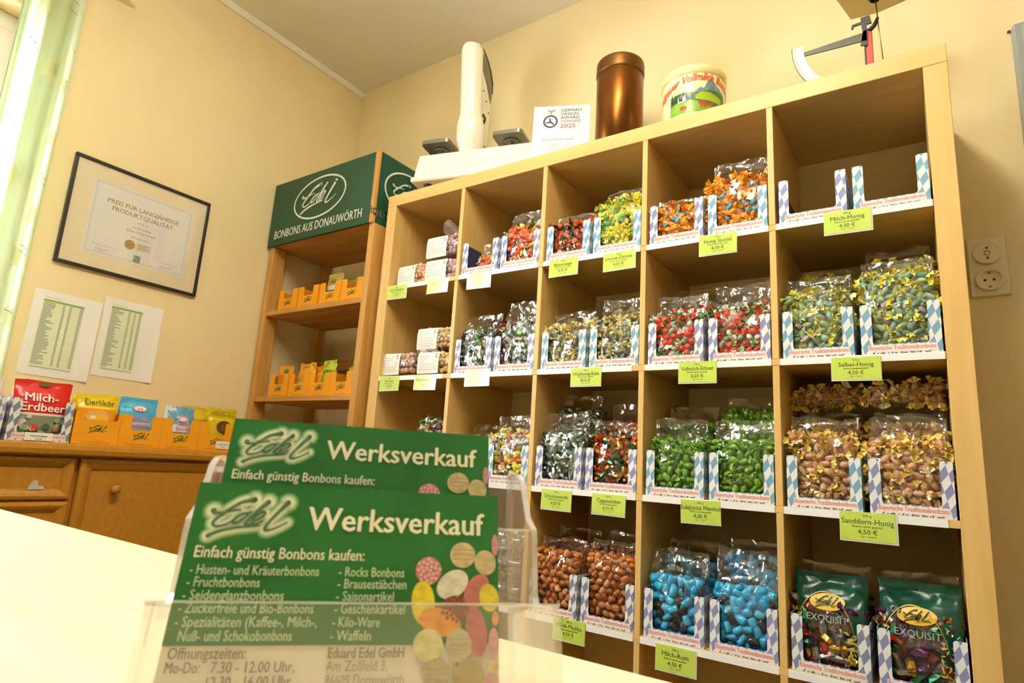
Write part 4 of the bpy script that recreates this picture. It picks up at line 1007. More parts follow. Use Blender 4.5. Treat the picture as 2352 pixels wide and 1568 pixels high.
# fan housing: front edge rounded post, widening backwards with height
def fan_sec(z):
    t = (z - zb1) / .50
    return .055, .13 + .15 * sm(0, 1, t)   # half width of rounded front, depth
nseg = 18; HC = .47; zs = [zb1 + HC * k / 24 for k in range(25)]
def col_y(z): return .058 - .062 * (z - zb1) / HC
b = B(); vs_ = []
for z in zs:
    t = (z - zb1) / HC; r = .045 + .013 * (sm(.02, .12, t) * (1 - sm(.24, .36, t)))
    if t > .92: r *= math.sqrt(max(0.0, 1 - ((t - .92) / .08) ** 2))
    for k in range(nseg): a = 2 * math.pi * k / nseg; vs_.append((cxp + r * math.cos(a), col_y(z) + r * math.sin(a), z))
fs_ = [(j * nseg + k, j * nseg + (k + 1) % nseg, (j + 1) * nseg + (k + 1) % nseg, (j + 1) * nseg + k) for j in range(24) for k in range(nseg)]
b.add(vs_, fs_, 0, True); b.obj('column', M_en, sc_)
P = [(.058, zb1), (.142, zb1), (.158, zb1 + .34), (.155, zb1 + .385), (.13, zb1 + .42), (.09, zb1 + .447), (.04, zb1 + .464), (.0, zb1 + .468)]
B().prism(P, cxp - .030, cxp + .030, 'x').obj('fan_housing', M_en, sc_)
Pw = [(.045, zb1 + .385), (.10, zb1 + .345), (.151, zb1 + .285), (.156, zb1 + .335), (.152, zb1 + .378), (.128, zb1 + .412), (.088, zb1 + .438), (.045, zb1 + .453)]
B().prism(Pw, cxp + .0302, cxp + .0325, 'x').obj('dial_window', mat('grey_glass', '6f6a58', .2), sc_)
Pa = [(.04, zb1 + .464), (.09, zb1 + .447), (.13, zb1 + .42), (.155, zb1 + .385), (.158, zb1 + .34), (.162, zb1 + .34), (.159, zb1 + .388), (.133, zb1 + .425), (.092, zb1 + .453), (.041, zb1 + .470)]
B().prism(Pa, cxp - .032, cxp + .034, 'x').obj('dial_rim', mat('dark_metal', '4f4a36', .4, .6), sc_)
for (y, z, r) in ((.075, zb1 + .30, .004), (.105, zb1 + .27, .004), (.138, zb1 + .235, .004)):
    B().lathe([(r, 0), (r, .002), (0, .002)], 10, 0, Matrix.Translation((cxp + .030, y, z)) @ Matrix.Rotation(R90, 4, 'Y')).obj('screw', mat('brass_dark', '7a6428', .4, .7), sc_)
B().lathe([(.016, 0), (.016, .004), (.010, .004), (.010, .001)], 18, 0, Matrix.Translation((cxp + .030, .115, zb1 + .06)) @ Matrix.Rotation(R90, 4, 'Y')).obj('spirit_level', mat('brass_dark', '7a6428', .4, .7), sc_)
b = B(); b.tube([(cxp + .036, .075, zb1 + .19), (cxp + .046, .075, zb1 + .17), (cxp + .040, .077, zb1 + .15)], .005, 8); b.obj('lever', mat('dark_metal', '4f4a36'), sc_)
def rrect(w, d, r, n=4):
    out = []
    for cx_, cy_, a0 in ((w / 2 - r, d / 2 - r, 0), (-w / 2 + r, d / 2 - r, 90), (-w / 2 + r, -d / 2 + r, 180), (w / 2 - r, -d / 2 + r, 270)):
        out += [(cx_ + r * math.cos(math.radians(a0 + 90 * k / n)), cy_ + r * math.sin(math.radians(a0 + 90 * k / n))) for k in range(n + 1)]
    return out
for x in (.062, .375):
    pn = link('weighing_plate', None, sc_, (x, .098, .014))
    B().prism(rrect(.125, .135, .018), zb1 + .050, zb1 + .066, 'z', smooth=True).obj('plate', M_gm, pn)
    B().lathe([(.034, zb1 + .046), (.034, zb1 + .0502), (.028, zb1 + .046), (.0, zb1 + .046)], 24).obj('plate_ring', M_gm, pn)
    B().lathe([(.01, zb1), (.01, zb1 + .047)], 12).obj('stem', M_gm, pn)

# award sheet
aw = thing('award_sheet', 'white award sheet with a dark ring emblem standing on the cube shelf', 'certificate', (.648, .052, ZT + .001), math.radians(24))
aw.rotation_euler = (math.radians(-4), 0, math.radians(24))
B().box(0, .203, 0, .002, 0, .242).obj('sheet', M_paper, aw)
M_awi = mat('award_ink', '3a3450', .6)
b = B(); ellipse(b, .062, .178, .0265, .0265, -.0006, 0, 0, 36, None, .0065)
for a in (100, 195, 320):
    ca, sa = math.cos(math.radians(a)), math.sin(math.radians(a)); x0, z0 = .062, .176
    b.add([(x0 - sa * .003, -.0006, z0 + ca * .003), (x0 + sa * .003, -.0006, z0 - ca * .003), (x0 + ca * .016 + sa * .0028, -.0006, z0 + sa * .016 - ca * .0028), (x0 + ca * .016 - sa * .0028, -.0006, z0 + sa * .016 + ca * .0028)], [(0, 1, 2, 3)])
b.obj('medal_emblem', M_awi, aw)
b = B(); b.add([(.062, -.0006, .206), (.066, -.0006, .206), (.066, -.0006, .216), (.080, -.0006, .224), (.073, -.0006, .2275), (.064, -.0006, .222), (.055, -.0006, .2275), (.048, -.0006, .224), (.060, -.0006, .216), (.060, -.0006, .206)], [(0, 1, 2, 3, 4, 5, 6, 7, 8, 9)])
b.obj('medal_ribbon', mat('bronze_ink', 'a8804a', .5), aw)
b = B()
for k, s in enumerate(('GERMAN', 'DESIGN', 'AWARD')): letters(b, s, .0165, .098, .217 - .0152 * k, -.0006, .014, xs=1.12)
b.obj('lettering', mat('award_grey', '54504c', .6), aw)
b = B(); letters(b, 'WINNER', .0165, .098, .217 - .0152 * 3, -.0006, .004, xs=1.12); letters(b, '2025', .022, .097, .217 - .0152 * 4 - .006, -.0006, .016, xs=1.3); b.obj('lettering', mat('award_bronze', '8a5a4a', .6), aw)
b = B(); letters(b, 'Bavaria Bonbondose', .0145, .035, .100, -.0006, .004, xs=.95)
for k in range(5): b.quadx(.05 + .004 * (k % 2), .14 - .01 * (k % 3), .083 - .007 * k, .0842 - .007 * k, -.0006)
b.obj('fine_lettering', M_greyink, aw)

# copper cylinder
cu = thing('copper_canister', 'tall dark copper canister on top of the cube shelf', 'canister', (.932, .165, ZT))
M_cu = mat('copper', '8a5422', .28, .92, col2='6e4218', nscale=(8, 8, 3))
B().lathe([(0, 0.0005), (.078, .0005), (.081, .004), (.081, .322), (.0805, .323)], 48).obj('body', M_cu, cu)
B().lathe([(.0812, .316), (.0832, .318), (.0836, .324), (.0834, .358), (.082, .364), (.078, .368), (.0, .369)], 48).obj('lid', mat('dark_copper', '7a5224', .4, .85), cu)

# sweet tin with landscape print
tn = thing('sweet_tin', 'cream round tin with an alpine landscape and red lettering', 'tin', (1.198, .150, ZT))
TR = .097; M_tin = mat('tin_cream', 'efe2b0', .35)
B().lathe([(0, .0005), (TR - .002, .0005), (TR, .003), (TR, .172), (TR - .001, .174)], 56).obj('body', M_tin, tn)
B().lathe([(TR, .172), (TR + .003, .174), (TR + .003, .198), (TR + .001, .202), (TR - .006, .203), (0, .203)], 56).obj('lid', mat('tin_lid', 'ecdc9c', .4), tn)
A0 = math.atan2(-1.591 - .150, 1.768 - 1.198)
CYV = 0.0
def cyl(u, v, k=0): v = v + (CYV if k != 1 else 0); a = A0 + u / TR; r = TR + .0004 + .0002 * k; return (r * math.cos(a), r * math.sin(a), v)
def band(b, pts_top, pts_bot, k, mi=0):   # two polylines sampled over the same u range
    u0, u1 = pts_top[0][0], pts_top[-1][0]; n = 48
    def ip(p, u):
        for (a, c), (d, e) in zip(p, p[1:]):
            if u <= d: return c + (e - c) * (u - a) / max(d - a, 1e-9)
        return p[-1][1]
    b.grid(lambda s, t: cyl(u0 + (u1 - u0) * s, ip(pts_bot, u0 + (u1 - u0) * s) * (1 - t) + ip(pts_top, u0 + (u1 - u0) * s) * t, k), n, 1, mi)
U0, U1 = -.075, .105
flat = lambda v: [(U0, v), (U1, v)]
CYV = .022
b = B(); band(b, flat(.132), flat(.018), 1); b.obj('sky_print', mat('tin_sky', 'e9e2ac', .35), tn)
b = B(); band(b, [(.0, .085), (.02, .100), (.03, .097), (.045, .125), (.052, .135), (.06, .128), (.072, .112), (.085, .105), (U1, .09)], [(.0, .07), (U1, .07)], 2); b.obj('mountain_print', mat('tin_blue', '7f9aa0', .35, col2='5f7f90', nscale=(60, 60, 60)), tn)
b = B(); band(b, [(U0, .085), (-.03, .088), (.0, .083), (.03, .088), (.05, .094), (.08, .092), (U1, .085)], flat(.018), 3); b.obj('far_hill_print', mat('tin_green2', '5d8a48', .35, col2='3f6a34', nscale=(50, 50, 50)), tn)
b = B(); band(b, [(.006, .072), (.02, .085), (.05, .084), (.075, .075), (.09, .07)], [(.006, .06), (.09, .05)], 4); b.obj('meadow_print', mat('tin_lime', 'a6bc2c', .35), tn)
b = B(); band(b, [(U0, .052), (-.05, .058), (-.03, .054), (-.01, .06), (.02, .05), (.05, .042), (.08, .036), (U1, .04)], flat(.018), 5); b.obj('field_print', mat('tin_green', '8fb83e', .35, col2='6f9c30', nscale=(40, 40, 40)), tn)
b = B(); rn = random.Random(2)
for k in range(13):
    u = U0 + .006 + .0055 * k + rn.uniform(-.001, .001); h = rn.uniform(.020, .040) * (1 if k < 6 else .7); w = .0038
    b.add([cyl(u - w, .060, 6), cyl(u + w, .060, 6), cyl(u, .062 + h, 6)], [(0, 1, 2)])
b.obj('fir_tree_print', mat('tin_fir', '27401c', .4), tn)
b = B(); b.add([cyl(-.048, .056, 7), cyl(-.030, .056, 7), cyl(-.030, .072, 7), cyl(-.048, .070, 7)], [(0, 1, 2, 3)]); b.add([cyl(-.030, .056, 7), cyl(-.022, .060, 7), cyl(-.026, .082, 7), cyl(-.030, .072, 7)], [(0, 1, 2, 3)])
b.obj('chapel_print', mat('tin_white', 'eeeadf', .4), tn)
b = B(); b.add([cyl(.0 - .050, .070, 7), cyl(-.030, .072, 7), cyl(-.033, .079, 7), cyl(-.046, .078, 7)], [(0, 1, 2, 3)]); b.obj('roof_print', mat('tin_roof', '9aa090', .4), tn)
b = B()
for (u, v, s) in ((.025, .045, 1.4), (.036, .043, 1.2), (-.028, .036, 1.2), (.055, .045, 1.0), (-.034, .034, .8)):
    for (du, dv, ru, rv) in ((0, 0, .007, .0042), (-.006, .002, .003, .003), (-.003, -.005, .0015, .004), (.004, -.005, .0015, .004)):
        ellipse(b, u + du * s, v + dv * s, ru * s, rv * s, 0, .1, 0, 10, lambda x, y, z: cyl(x, z, 8))
b.obj('cow_print', mat('tin_cow', 'c83c28', .4), tn)
CYV = 0.0
b = B(); letters(b, 'Allgäuer Vollmilch Bonbons', .036, .0, .134, 0, .02, 'CENTER', .74, .35, fn=lambda x, y, z: cyl(x + .014, z + .012 - 1.8 * (x - .012) ** 2, 6))
b.obj('lettering', mat('tin_red', 'e0582a', .4), tn)

# letter scale
ls = thing('letter_scale', 'black letter scale with red post and white curved dial', 'scale', (1.685, .15, ZT))
M_rp = mat('red_paint', 'c23a22', .35)
B().box(-.055, .055, -.05, .05, .0005, .014, c=.004).obj('base', M_black, ls)
B().box(-.009, .009, -.004, .004, .014, .205, c=.0015).obj('post', M_rp, ls)
B().box(-.0115, -.009, -.006, .006, .014, .20).obj('post_backing', M_black, ls)
b = B(); b.prism([(-.020, .155), (-.004, .150), (-.002, .215), (.010, .215), (.006, .240), (-.016, .240), (-.016, .228), (-.038, .226), (-.040, .214), (-.034, .214), (-.033, .220), (-.016, .221), (-.013, .190)], -.009, -.0045, 'y'); b.obj('beam_head', M_black, ls)
b = B(); b.prism([(-.012, .166), (-.165, .174), (-.165, .186), (-.014, .192), (-.004, .200), (-.004, .165)], -.009, -.005, 'y'); b.obj('beam', mat('beam_grey', '4a4a3c', .45), ls)
ax, az = .0, .20; arc_o = [(ax + .192 * math.cos(math.radians(a)), az + .192 * math.sin(math.radians(a)) * 1.0) for a in range(178, 236, 4)]; arc_i = [(ax + .163 * math.cos(math.radians(a)), az + .163 * math.sin(math.radians(a))) for a in range(178, 236, 4)]
b = B(); n_ = len(arc_o); 
for i in range(n_ - 1): b.prism([arc_o[i], arc_o[i + 1], arc_i[i + 1], arc_i[i]], -.011, -.009, 'y')
dl = b.obj('dial', mat('dial_white', 'e6e4dc', .5), ls)
b = B()
for i in range(57):
    a = math.radians(178 + i); r0, r1 = (.190, .183 if i % 5 else .177)
    b.add([(ax + r0 * math.cos(a), -.0115, az + r0 * math.sin(a)), (ax + r1 * math.cos(a), -.0115, az + r1 * math.sin(a)), (ax + r1 * math.cos(a + .004), -.0115, az + r1 * math.sin(a + .004)), (ax + r0 * math.cos(a + .004), -.0115, az + r0 * math.sin(a + .004))], [(0, 1, 2, 3)])
b.obj('dial_marks', M_greyink, dl)
b = B()
for i in range(n_ - 1): b.prism([arc_o[i], arc_o[i + 1], (ax + .194 * math.cos(math.radians(178 + 4 * i + 4)), az + .194 * math.sin(math.radians(178 + 4 * i + 4))), (ax + .194 * math.cos(math.radians(178 + 4 * i)), az + .194 * math.sin(math.radians(178 + 4 * i)))], -.012, -.008, 'y')
b.obj('dial_rim', M_black, dl)
b = B(); b.tube([(.004, -.006, .195), (.016, -.004, .208), (.024, .0, .230)], [.006, .006, .004], 8); b.obj('link', M_black, ls)
b = B(); b.tube([(.030, 0, .10), (.026, 0, .17), (.021, 0, .306)], .0018, 6); b.obj('guide_rod', mat('brass', 'b09a5c', .3, .9), ls)
pl = [(-.07, -.03), (-.045, .075), (.022, .082), (.095, .066), (.085, -.07), (-.05, -.075)]
b = B(); b.prism(pl[::-1], .306, .312, 'z'); b.prism([(x * .86 + .001, y * .86) for x, y in pl][::-1], .302, .306, 'z'); b.obj('pan', mat('pan_cream', 'c8bd84', .4, .3), ls)
B().lathe([(.012, .288), (.016, .294), (.016, .302)], 16).obj('pan_hub', mat('dark_metal', '4f4a36'), ls, (.021, 0, 0))

# ------------------------------------------------------------------ on the walls
# framed certificate (left wall) - local x runs to the right along the wall
fr = thing('framed_certificate', 'black-framed certificate Preis für langjährige Produktqualität on the left wall', 'picture', (XL + .0005, -.84, 1.418), R90)
FW, FH = .506, .414; M_fr = mat('frame_black', '2b2722', .35)
b = B(); fwid = .011
for (x0, x1, z0, z1) in ((0, FW, 0, fwid), (0, FW, FH - fwid, FH), (0, fwid, fwid, FH - fwid), (FW - fwid, FW, fwid, FH - fwid)): b.box(x0, x1, -.018, 0, z0, z1, c=.0015)
b.obj('frame', M_fr, fr)
B().box(.009, FW - .009, -.009, -.006, .009, FH - .009).obj('mount', mat('mount_cream', 'eddcb8', .6), fr)
ce = B().box(.075, FW - .06, -.0098, -.0092, .062, FH - .085 + .02).obj('certificate', mat('cert_paper', 'e9e5e0', .5), fr)
B().box(.010, FW - .010, -.0135, -.0125, .010, FH - .010).obj('glass', M_glass2, fr)
M_gold = mat('gold_ink', '9c8550', .5); cxm = .262
b = B(); letters(b, 'PREIS FÜR LANGJÄHRIGE', .0245, cxm - .002, .272, -.0102, .014, 'CENTER', .98); letters(b, 'PRODUKTQUALITÄT', .0245, cxm - .002, .246, -.0102, .014, 'CENTER', .98); b.obj('title_lettering', M_gold, ce)
b = B(); letters(b, 'am 74. der', .010, cxm, .224, -.0102, 0, 'CENTER'); letters(b, 'Bonbonfabrik', .0125, cxm, .203, -.0102, .004, 'CENTER'); letters(b, 'Eduard Edel GmbH', .0135, cxm, .186, -.0102, .004, 'CENTER'); letters(b, 'Donauwörth', .0125, cxm, .163, -.0102, .004, 'CENTER')
b.obj('lettering', M_greyink, ce)
b = B(); ellipse(b, cxm - .033, .135, .019, .019, -.0102, 0, 0, 28); sl = b.obj('gold_seal', mat('seal_gold', 'b98e3c', .35, .4), ce)
b = B(); ellipse(b, cxm - .033, .135, .0125, .0125, -.0106, 0, 0, 24, None, .002); ellipse(b, cxm - .033, .135, .006, .006, -.0106, 0, 0, 6); b.obj('seal_relief', mat('seal_dark', '8a6a2c', .4), sl)
b = B(); b.quadx(cxm - .012, cxm + .045, .120, .152, -.01015); b.obj('seal_card', mat('cert_card', 'e3d8c4', .5), ce)
b = B()
for k in range(4): b.quadx(cxm - .006, cxm + .040 - .012 * (k % 2), .144 - .006 * k, .1462 - .006 * k, -.0104)
b.obj('seal_text', M_greyink, ce)
b = B(); b.quadx(cxm - .013, cxm + .013, .074, .100, -.0102); b.obj('green_emblem', mat('emblem_green', '6a8a6c', .5, col2='a9b8a6', nscale=(160, 160, 160)), ce)
b = B()
for (x0, z0, s) in ((.105, .100, .085), (.335, .100, .085)):
    pts = [(x0 + s * t / 24, z0 + .006 * math.sin(t * 1.7) * math.sin(t * .6 + 1) + .004 * math.sin(t * 3.1)) for t in range(25)]
    for (xa, za), (xb, zb_) in zip(pts, pts[1:]): b.add([(xa, -.0102, za), (xb, -.0102, zb_), (xb, -.0102, zb_ + .0012), (xa, -.0102, za + .0012)], [(0, 1, 2, 3)])
    for k in range(2): b.quadx(x0 + .01, x0 + .06 - .02 * k, z0 - .014 - .006 * k, z0 - .0125 - .006 * k, -.0102)
b.obj('signatures', M_greyink, ce)
b = B()
for e in (.008, .012):
    x0, x1, z0, z1_ = .075 + e, FW - .06 - e, .062 + e, FH - .065 - e
    for q in ((x0, x1, z0, z0 + .0007), (x0, x1, z1_, z1_ + .0007), (x0, x0 + .0007, z0, z1_), (x1, x1 + .0007, z0, z1_)): b.quadx(*q, -.0102)
b.obj('border_lines', M_greyink, ce)

def price_list(y, z, label, rot, rows, w=.21, h=.297, tx0=.03, tx1=.155, ttop=.265):
    t = thing('price_list', label, 'paper sheet', (XL + .001, y, z), R90, 'price lists on the left wall'); t.rotation_euler = (0, rot, R90)
    B().grid(lambda u, v: (w * u, -.001 - .006 * (max(0, u - .75) / .25) ** 2 * (1 - .4 * v) - .002 * math.sin(v * 3.1) * (1 - v), h * v), 14, 10).obj('sheet', M_paper, t)
    b = B().box(tx0, tx1, -.0042, -.0040, .03, ttop); b.obj('green_table_tint', mat('table_tint', 'dfe8c4', .6), t)
    b = B().box(tx0, tx1, -.0046, -.0044, ttop - .007, ttop); b.obj('table_header', mat('table_head', '8fae5c', .6), t)
    b = B(); rn = random.Random(rows); dz = (ttop - .012 - .034) / rows
    for k in range(rows):
        zz = ttop - .013 - dz * k
        for (x0, x1) in ((tx0 + .002, tx0 + rn.uniform(.018, .045)), (tx0 + .060, tx0 + .066 + rn.uniform(0, .003)), (tx0 + .080, tx0 + .087), (tx1 - .012, tx1 - .003)): b.quadx(x0, x1, zz, zz + dz * .52, -.0047)
    letters(b, 'Preisliste Werksverkauf', .0055, tx0, ttop + .006, -.0047)
    o = b.obj('table_print', mat('table_ink', '9a9c94', .6), t); o['kind'] = 'stuff'
    return t
price_list(-.874, 1.016, 'white price list with a green table, left of the two papers below the certificate', .02, 38)
price_list(-.655, 1.042, 'white price list, right of the two papers below the certificate', .01, 36, tx0=.025, tx1=.135)

# double socket
so = thing('wall_socket', 'cream double wall socket to the right of the cube shelf', 'socket', (1.912, YB, 1.406))
M_so = mat('socket_cream', 'ece0c4', .4)
B().box(-.043, .043, -.008, -.0003, -.0815, .0815, c=.003).obj('plate', M_so, so)
for z, kind in ((.037, 'cover'), (-.037, 'outlet')):
    Tm = Matrix.Translation((0, -.008, z)) @ Matrix.Rotation(math.pi / 2, 4, 'X')
    o = link('socket_insert' if kind == 'outlet' else 'blank_insert', None, so)
    B().lathe([(.031, 0), (.031, .006), (.0285, .0085), (.025, .006), (.022, .0008 if kind == 'outlet' else .006), (0, .0008 if kind == 'outlet' else .006)], 32, 0, Tm).obj('ring', M_so, o)
    dk = mat('socket_dark', '4a4030', .5)
    if kind == 'outlet':
        for x in (-.0095, .0095): B().lathe([(.0036, .0), (.0036, .0006), (0, .0006)], 10, 0, Tm @ Matrix.Translation((x, 0, .0006))).obj('pin_hole', dk, o)
        for yy in (-.019, .019): B().box(-.003, .003, -.0125, -.0085, z + yy - .003, z + yy + .003).obj('earth_clip', M_gm, o)
    else:
        B().lathe([(.007, .006), (.007, .008), (.005, .008), (.005, .0062)], 16, 0, Tm).obj('centre_ring', mat('socket_grey', 'b9ab8a', .5), o)
        for yy in (-.014, .014): B().lathe([(.003, .006), (.003, .0066), (0, .0066)], 10, 0, Tm @ Matrix.Translation((0, yy, 0))).obj('screw_hole', dk, o)
# grey cabinet at the picture's right edge
gc = thing('wall_cabinet', 'grey metal wall cabinet at the right edge of the picture', 'cabinet', (2.012, YB, 1.30))
M_gr = mat('grey_metal', '9fa4a0', .4)
B().box(0, .5, -.045, -.0005, 0, .78, c=.006).obj('body', M_gr, gc)
B().box(.018, .482, -.056, -.045, .018, .762, c=.004).obj('door', M_gr, gc)
B().box(.03, .036, -.057, -.056, .03, .75).obj('door_groove', mat('groove_dark', '5a5c58', .5), gc)
B().lathe([(.004, 0), (.004, .006), (0, .007)], 10).obj('mounting_screw', mat('brass_dark', '7a6428'), gc, (-.003, -.003, .781))

# ------------------------------------------------------------------ table in front with the flyer holder
TZ, TY = .7215, -1.30
tb = thing('counter_table', 'pale laminate table in the foreground under the flyer holder', 'table')
B().box(.15, 2.7, -2.15, TY, TZ - .03, TZ, c=.002).obj('table_top', M_table, tb)
for x in (.23, 2.6):
    for y in (-2.08, TY - .08): B().box(x - .03, x + .03, y - .03, y + .03, 0, TZ - .03, c=.003).obj('leg', M_birchv, tb)
B().box(.26, 2.57, TY - .07, TY - .05, TZ - .11, TZ - .03).obj('apron', M_birch, tb)

EX = Vector((.6695, .7428, 0)); EYv = Vector((-.2357, .2124, .9483)); EN = EX.cross(EYv)
O_ = Vector((1.6108, -1.4501, .7300))
# local frame for holder and flyers: x = along the width, z = up the tilted card, -y = towards the viewer
FM = Matrix(((EX.x, -EN.x, EYv.x, O_.x), (EX.y, -EN.y, EYv.y, O_.y), (EX.z, -EN.z, EYv.z, O_.z), (0, 0, 0, 1)))
def fthing(name, label, cat, off=(0, 0, 0), group=None):
    o = thing(name, label, cat, group=group); o.matrix_basis = FM @ Matrix.Translation(off); return o
M_halo = mat('logo_halo', 'b9cfae', .5); M_halo2 = mat('logo_halo_pale', 'dfe6d2', .5); M_lg2 = mat('logo_flyer_green', '2c6a3a', .45); M_txt = mat('flyer_text', 'f1ecd8', .5); M_txt2 = mat('flyer_list_text', 'cfe0bd', .5); M_dkt = mat('flyer_grey_text', '8a8070', .55)
def flyer(off, label, n_stack, full=True):
    t = fthing('flyer_stack', label, 'flyers', off, 'green Werksverkauf flyers')
    w, h = .105, .0742; hw = w / 2
    card = B().box(-hw, hw, 0, .0012 * n_stack, 0, h).obj('card_stack', M_flyw, t)
    gp_ = B().box(-hw, hw, -.0003, 0, .0236, h).obj('green_panel', M_flyer, t)
    mi = lambda v: v / 1000
    for kk, (gw, hc) in enumerate(((92, '4f8f52'), (78, '7fae76'), (62, 'aecaa0'), (44, 'dbe4cc'))):
        b = B(); wordmark(b, mi(-34), mi(62.6), mi(27), -.00034 - .00005 * kk, gw, 1, dy=0); b.obj('logo_halo', mat('halo_' + hc, hc, .45), gp_)
    b = B(); wordmark(b, mi(-34), mi(62.6), mi(27), -.0006, 3, 1.0); b.obj('word_mark', M_lg2, gp_)
    b = B(); wordmark(b, mi(-34), mi(62.6), mi(27), -.0009, 0, .28); b.obj('word_mark_inline', mat('logo_inline', '7ea888', .5), gp_)
    b = B(); letters(b, 'Werksverkauf', mi(11.2), mi(15.6), mi(59.4), -.0005, .018, 'CENTER', 1.0)
    v, f = glyphs('Werksverkauf', mi(11.2), .018, 'CENTER'); wd = max(p[0] for p in v) - min(p[0] for p in v)
    b = B(); letters(b, 'Werksverkauf', mi(11.2), mi(15.6), mi(59.5), -.0005, .02, 'CENTER', mi(62.6) / wd); b.obj('title_lettering', M_txt, gp_)
    def fit(b, s, size, x0, x1, z, bold=0.0):
        v, f = glyphs(s, size, bold); wd = max(p[0] for p in v); letters(b, s, size, mi(x0), mi(z), -.0005, bold, 'LEFT', mi(x1 - x0) / wd)
    b = B(); fit(b, 'Einfach günstig Bonbons kaufen:', mi(5.3), -49.5, 5, 49.6, .012); b.obj('subtitle_lettering', M_txt, gp_)
    b = B()
    for s, x0, x1, z in (('- Husten- und Kräuterbonbons', -49.5, -9.4, 44.7), ('- Fruchtbonbons', -49.6, -27.5, 40.9), ('- Seidenglanzbonbons', -50, -19.5, 37), ('- Zuckerfreie und Bio-Bonbons', -50.3, -9.6, 33.2), ('- Spezialitäten (Kaffee-, Milch-,', -50.4, -8, 29.2), ('Nuß- und Schokobonbons', -48.7, -15.2, 25.2),
                         ('- Rocks Bonbons', -3, 19, 44.8), ('- Brausestäbchen', -3, 20, 41), ('- Saisonartikel', -3, 16, 37.1), ('- Geschenkartikel', -3.1, 20, 33.2), ('- Kilo-Ware', -3.3, 12, 29.2), ('- Waffeln', -3.5, 9.5, 25.2)):
        fit(b, s, mi(4.4), x0, x1, z - .3, .006)
    b.obj('list_lettering', M_txt2, gp_)
    b = B(); fit(b, 'Öffnungszeiten:', mi(4.6), -50.4, -28, 20, .012); fit(b, 'Mo-Do:', mi(4.4), -50.4, -40.5, 16.2, .008); fit(b, '7.30 - 12.00 Uhr,', mi(4.4), -37.5, -13, 16.2, .008); fit(b, '12.30 - 16.00 Uhr', mi(4.4), -38.6, -13.6, 12.2, .008)
    fit(b, 'Fr:', mi(4.4), -50.4, -46, 8.2, .008); fit(b, '7.30 - 12.00 Uhr', mi(4.4), -37.5, -13.6, 8.2, .008)
    b.obj('hours_lettering', M_dkt, t)
    b = B(); fit(b, 'Eduard Edel GmbH', mi(4.4), -3.6, 20.6, 19.9, .014); b.obj('company_lettering', M_dkt, t)
    b = B(); fit(b, 'Am Zollfeld 3,', mi(4.4), -3.6, 15.5, 16.2); fit(b, '86609 Donauwörth', mi(4.4), -3.6, 21, 12.2); b.obj('address_lettering', mat('flyer_pale_text', 'a89e8e', .55), t)
    # printed sweets, each a flat picture
    pics = [(27.4, 46.9, 4.6, 4.6, 'd98a94', 0), (39.4, 52.4, 4.6, 4.4, 'dcc8a0', 0), (47.6, 50.0, 3.9, 4.3, 'd8c498', .3), (51.2, 56.2, 2.2, 3.8, 'd99aa0', 0), (36.0, 42.5, 6.0, 4.3, 'ebe6d6', .6), (44.5, 40.3, 4.0, 6.2, 'cf7f78', -.5), (49.0, 38.3, 5.2, 4.6, 'ecd84a', .2),
            (26.0, 36.5, 4.0, 7.0, 'f0dc3a', .1), (36.8, 34.6, 4.8, 4.2, 'a8644c', 0), (32.0, 30.5, 7.4, 4.2, 'f2a02c', -.25), (44.6, 27.5, 3.6, 7.8, 'c86a70', .15), (50.6, 24.0, 3.2, 4.8, 'dca0a8', 0), (51.2, 31.6, 1.8, 2.4, 'f0b050', 0), (28.3, 23.4, 5.0, 5.0, 'e4dc9a', 0), (38.6, 23.4, 4.4, 5.2, 'cdbf98', .2), (31.5, 14.8, 4.8, 4.6, 'c8b894', 0), (42.0, 14.0, 5.2, 5.2, 'c2ac7e', .3), (49.8, 12.5, 3.0, 3.0, 'dca8a4', 0), (50.5, 17.0, 2.0, 2.0, 'e8cf8a', 0)]
    for i, (x, z, rx, rz, c, ro) in enumerate(pics):
        b = B(); rx = min(rx, 52.4 - x) if abs(ro) < .25 else rx
        ellipse(b, mi(x), mi(z), mi(rx), mi(rz), -.0005 - .00002 * i, ro, 0, 22, lambda X, Y, Z: (min(X, .0524), Y, Z))
        c2 = ''.join('%02x' % max(0, int(int(c[k:k + 2], 16) * .86)) for k in (0, 2, 4))
        o = b.obj('sweet_picture', mat('pic_' + c, c, .4, col2=c2, nscale=(260, 260, 420), detail=4, mixlo=.4, mixhi=.7), t)
        if c == 'd98a94':
            b = B(); rn = random.Random(1)
            for k in range(24):
                a = k * 2.4; q = .0042 * math.sqrt((k + .5) / 24); ellipse(b, mi(x) + q * math.cos(a), mi(z) + q * math.sin(a), .00062, .00062, -.0007, 0, 0, 6)
            b.obj('berry_dots', mat('pic_dots', 'ecc6c4', .4), o)
        if c == 'a8644c':
            b = B()
            for k in range(26):
                a = k * 2.4; q = .0042 * math.sqrt((k + .5) / 26); ellipse(b, mi(x) + q * math.cos(a), mi(z) + q * math.sin(a), .0006, .0006, -.001, 0, 0, 6)
            b.obj('berry_dots', mat('pic_dots2', '8a4434', .4), o)
        if c in ('dcc8a0', 'c8b894', 'c2ac7e', 'cdbf98'):
            b = B()
            for k in (-1, 0, 1): b.quadx(mi(x - rx * .8), mi(x + rx * .8), mi(z + 1.6 * k), mi(z + 1.6 * k + .3), -.0009)
            b.obj('stripe_print', mat('pic_stripe', 'b59a66', .4), o)
    return t
flyer((0, 0, 0), 'front stack of green Werksverkauf flyers in the clear holder', 4)
flyer((.0016, .0245, .0335), 'rear, higher stack of green Werksverkauf flyers in the clear holder', 6)

hd = fthing('flyer_holder', 'clear acrylic two-tier flyer holder on the table', 'holder')
def plate(pts, x0, x1, name, m=M_acryl): return B().prism(pts, x0, x1, 'x').obj(name, m, hd)
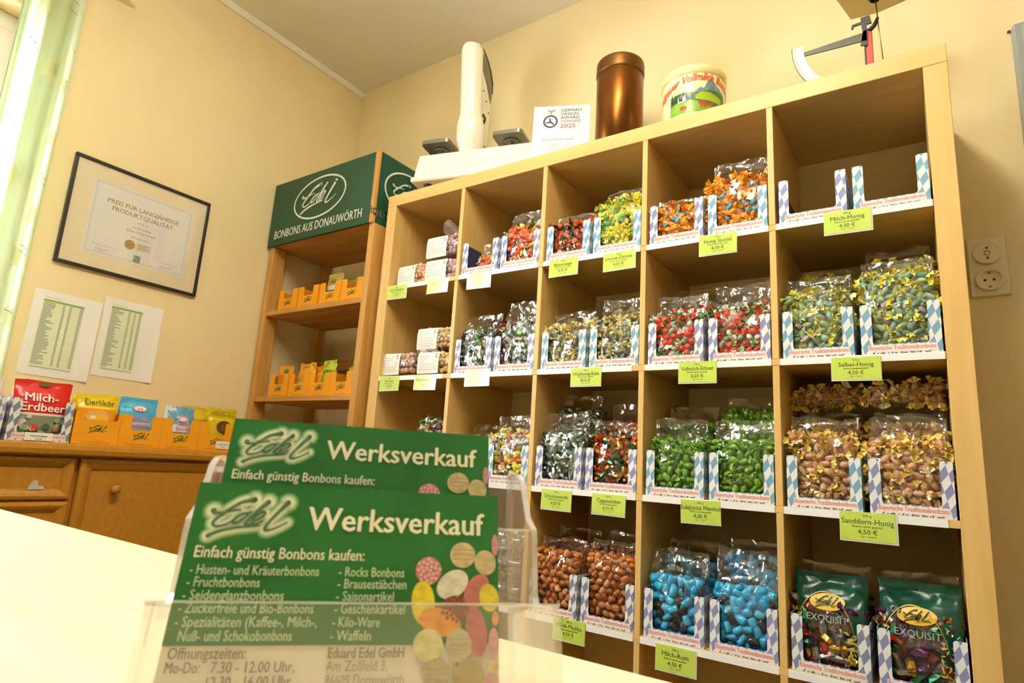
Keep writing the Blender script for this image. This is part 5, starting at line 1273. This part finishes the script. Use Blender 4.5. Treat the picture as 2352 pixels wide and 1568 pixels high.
# local y: negative = towards the viewer. side plates (y, z)
YB_ = .052
sidep = [(-.0125, -.004), (-.0125, .0345), (.010, .0365), (.0122, .040), (.0105, .060), (.0105, .0645), (.0185, .0710), (.0225, .080), (.0255, .0885), (.031, .093), (.042, .0975), (YB_, .0985), (YB_, -.004)]
PXL, PXR = -.0568, .0686
plate(sidep, PXR, PXR + .002, 'side_plate'); plate(sidep, PXL, PXL + .002, 'side_plate')
B().box(PXL, PXR + .002, -.0140, -.0122, -.0045, .0342).obj('front_lip', M_acryl, hd)
B().box(PXL, PXR + .002, -.0141, -.0121, .0343, .0350).obj('lip_edge', M_acryl_edge, hd)
B().box(PXL + .002, PXR, .0105, .0121, -.0045, .0640).obj('divider_panel', M_acryl, hd)
B().box(PXL + .002, PXR, .0104, .0122, .0641, .0648).obj('lip_edge', M_acryl_edge, hd)
B().box(PXL + .002, PXR, .0405, .0425, -.0045, .094).obj('back_panel', M_acryl, hd)
# bright edges of the side plates
for x0, x1 in ((PXR - .0001, PXR + .0021), (PXL - .0001, PXL + .0021)):
    b = B()
    for (y0, z0), (y1, z1_) in zip(sidep[1:11], sidep[2:12]):
        d = math.hypot(y1 - y0, z1_ - z0); ny, nz = (z1_ - z0) / d * .0009, -(y1 - y0) / d * .0009
        b.prism([(y0 - ny * .2, z0 - nz * .2), (y1 - ny * .2, z1_ - nz * .2), (y1 + ny, z1_ + nz), (y0 + ny, z0 + nz)], x0, x1, 'x')
    b.obj('plate_edge', M_acryl_edge, hd)
# foot: wedge under the tilted pockets down to the table
lz = lambda yw, zw: None
inv = FM.inverted()
def down(y):   # local z of the table surface below local y (x = 0)
    p = FM @ Vector((0, y, 0)); q = FM @ Vector((0, y, 1)); k = (TZ + .0006 - p.z) / (q.z - p.z); return k
ft = [(-.0135, -.0045), (YB_, -.0045), (YB_, max(down(YB_), -.03)), (-.0135, down(-.0135))]
if ft[3][1] > -.0045: ft[3] = (-.0135, -.0047)
B().prism(ft, PXL, PXR + .002, 'x').obj('foot', M_acryl, hd)
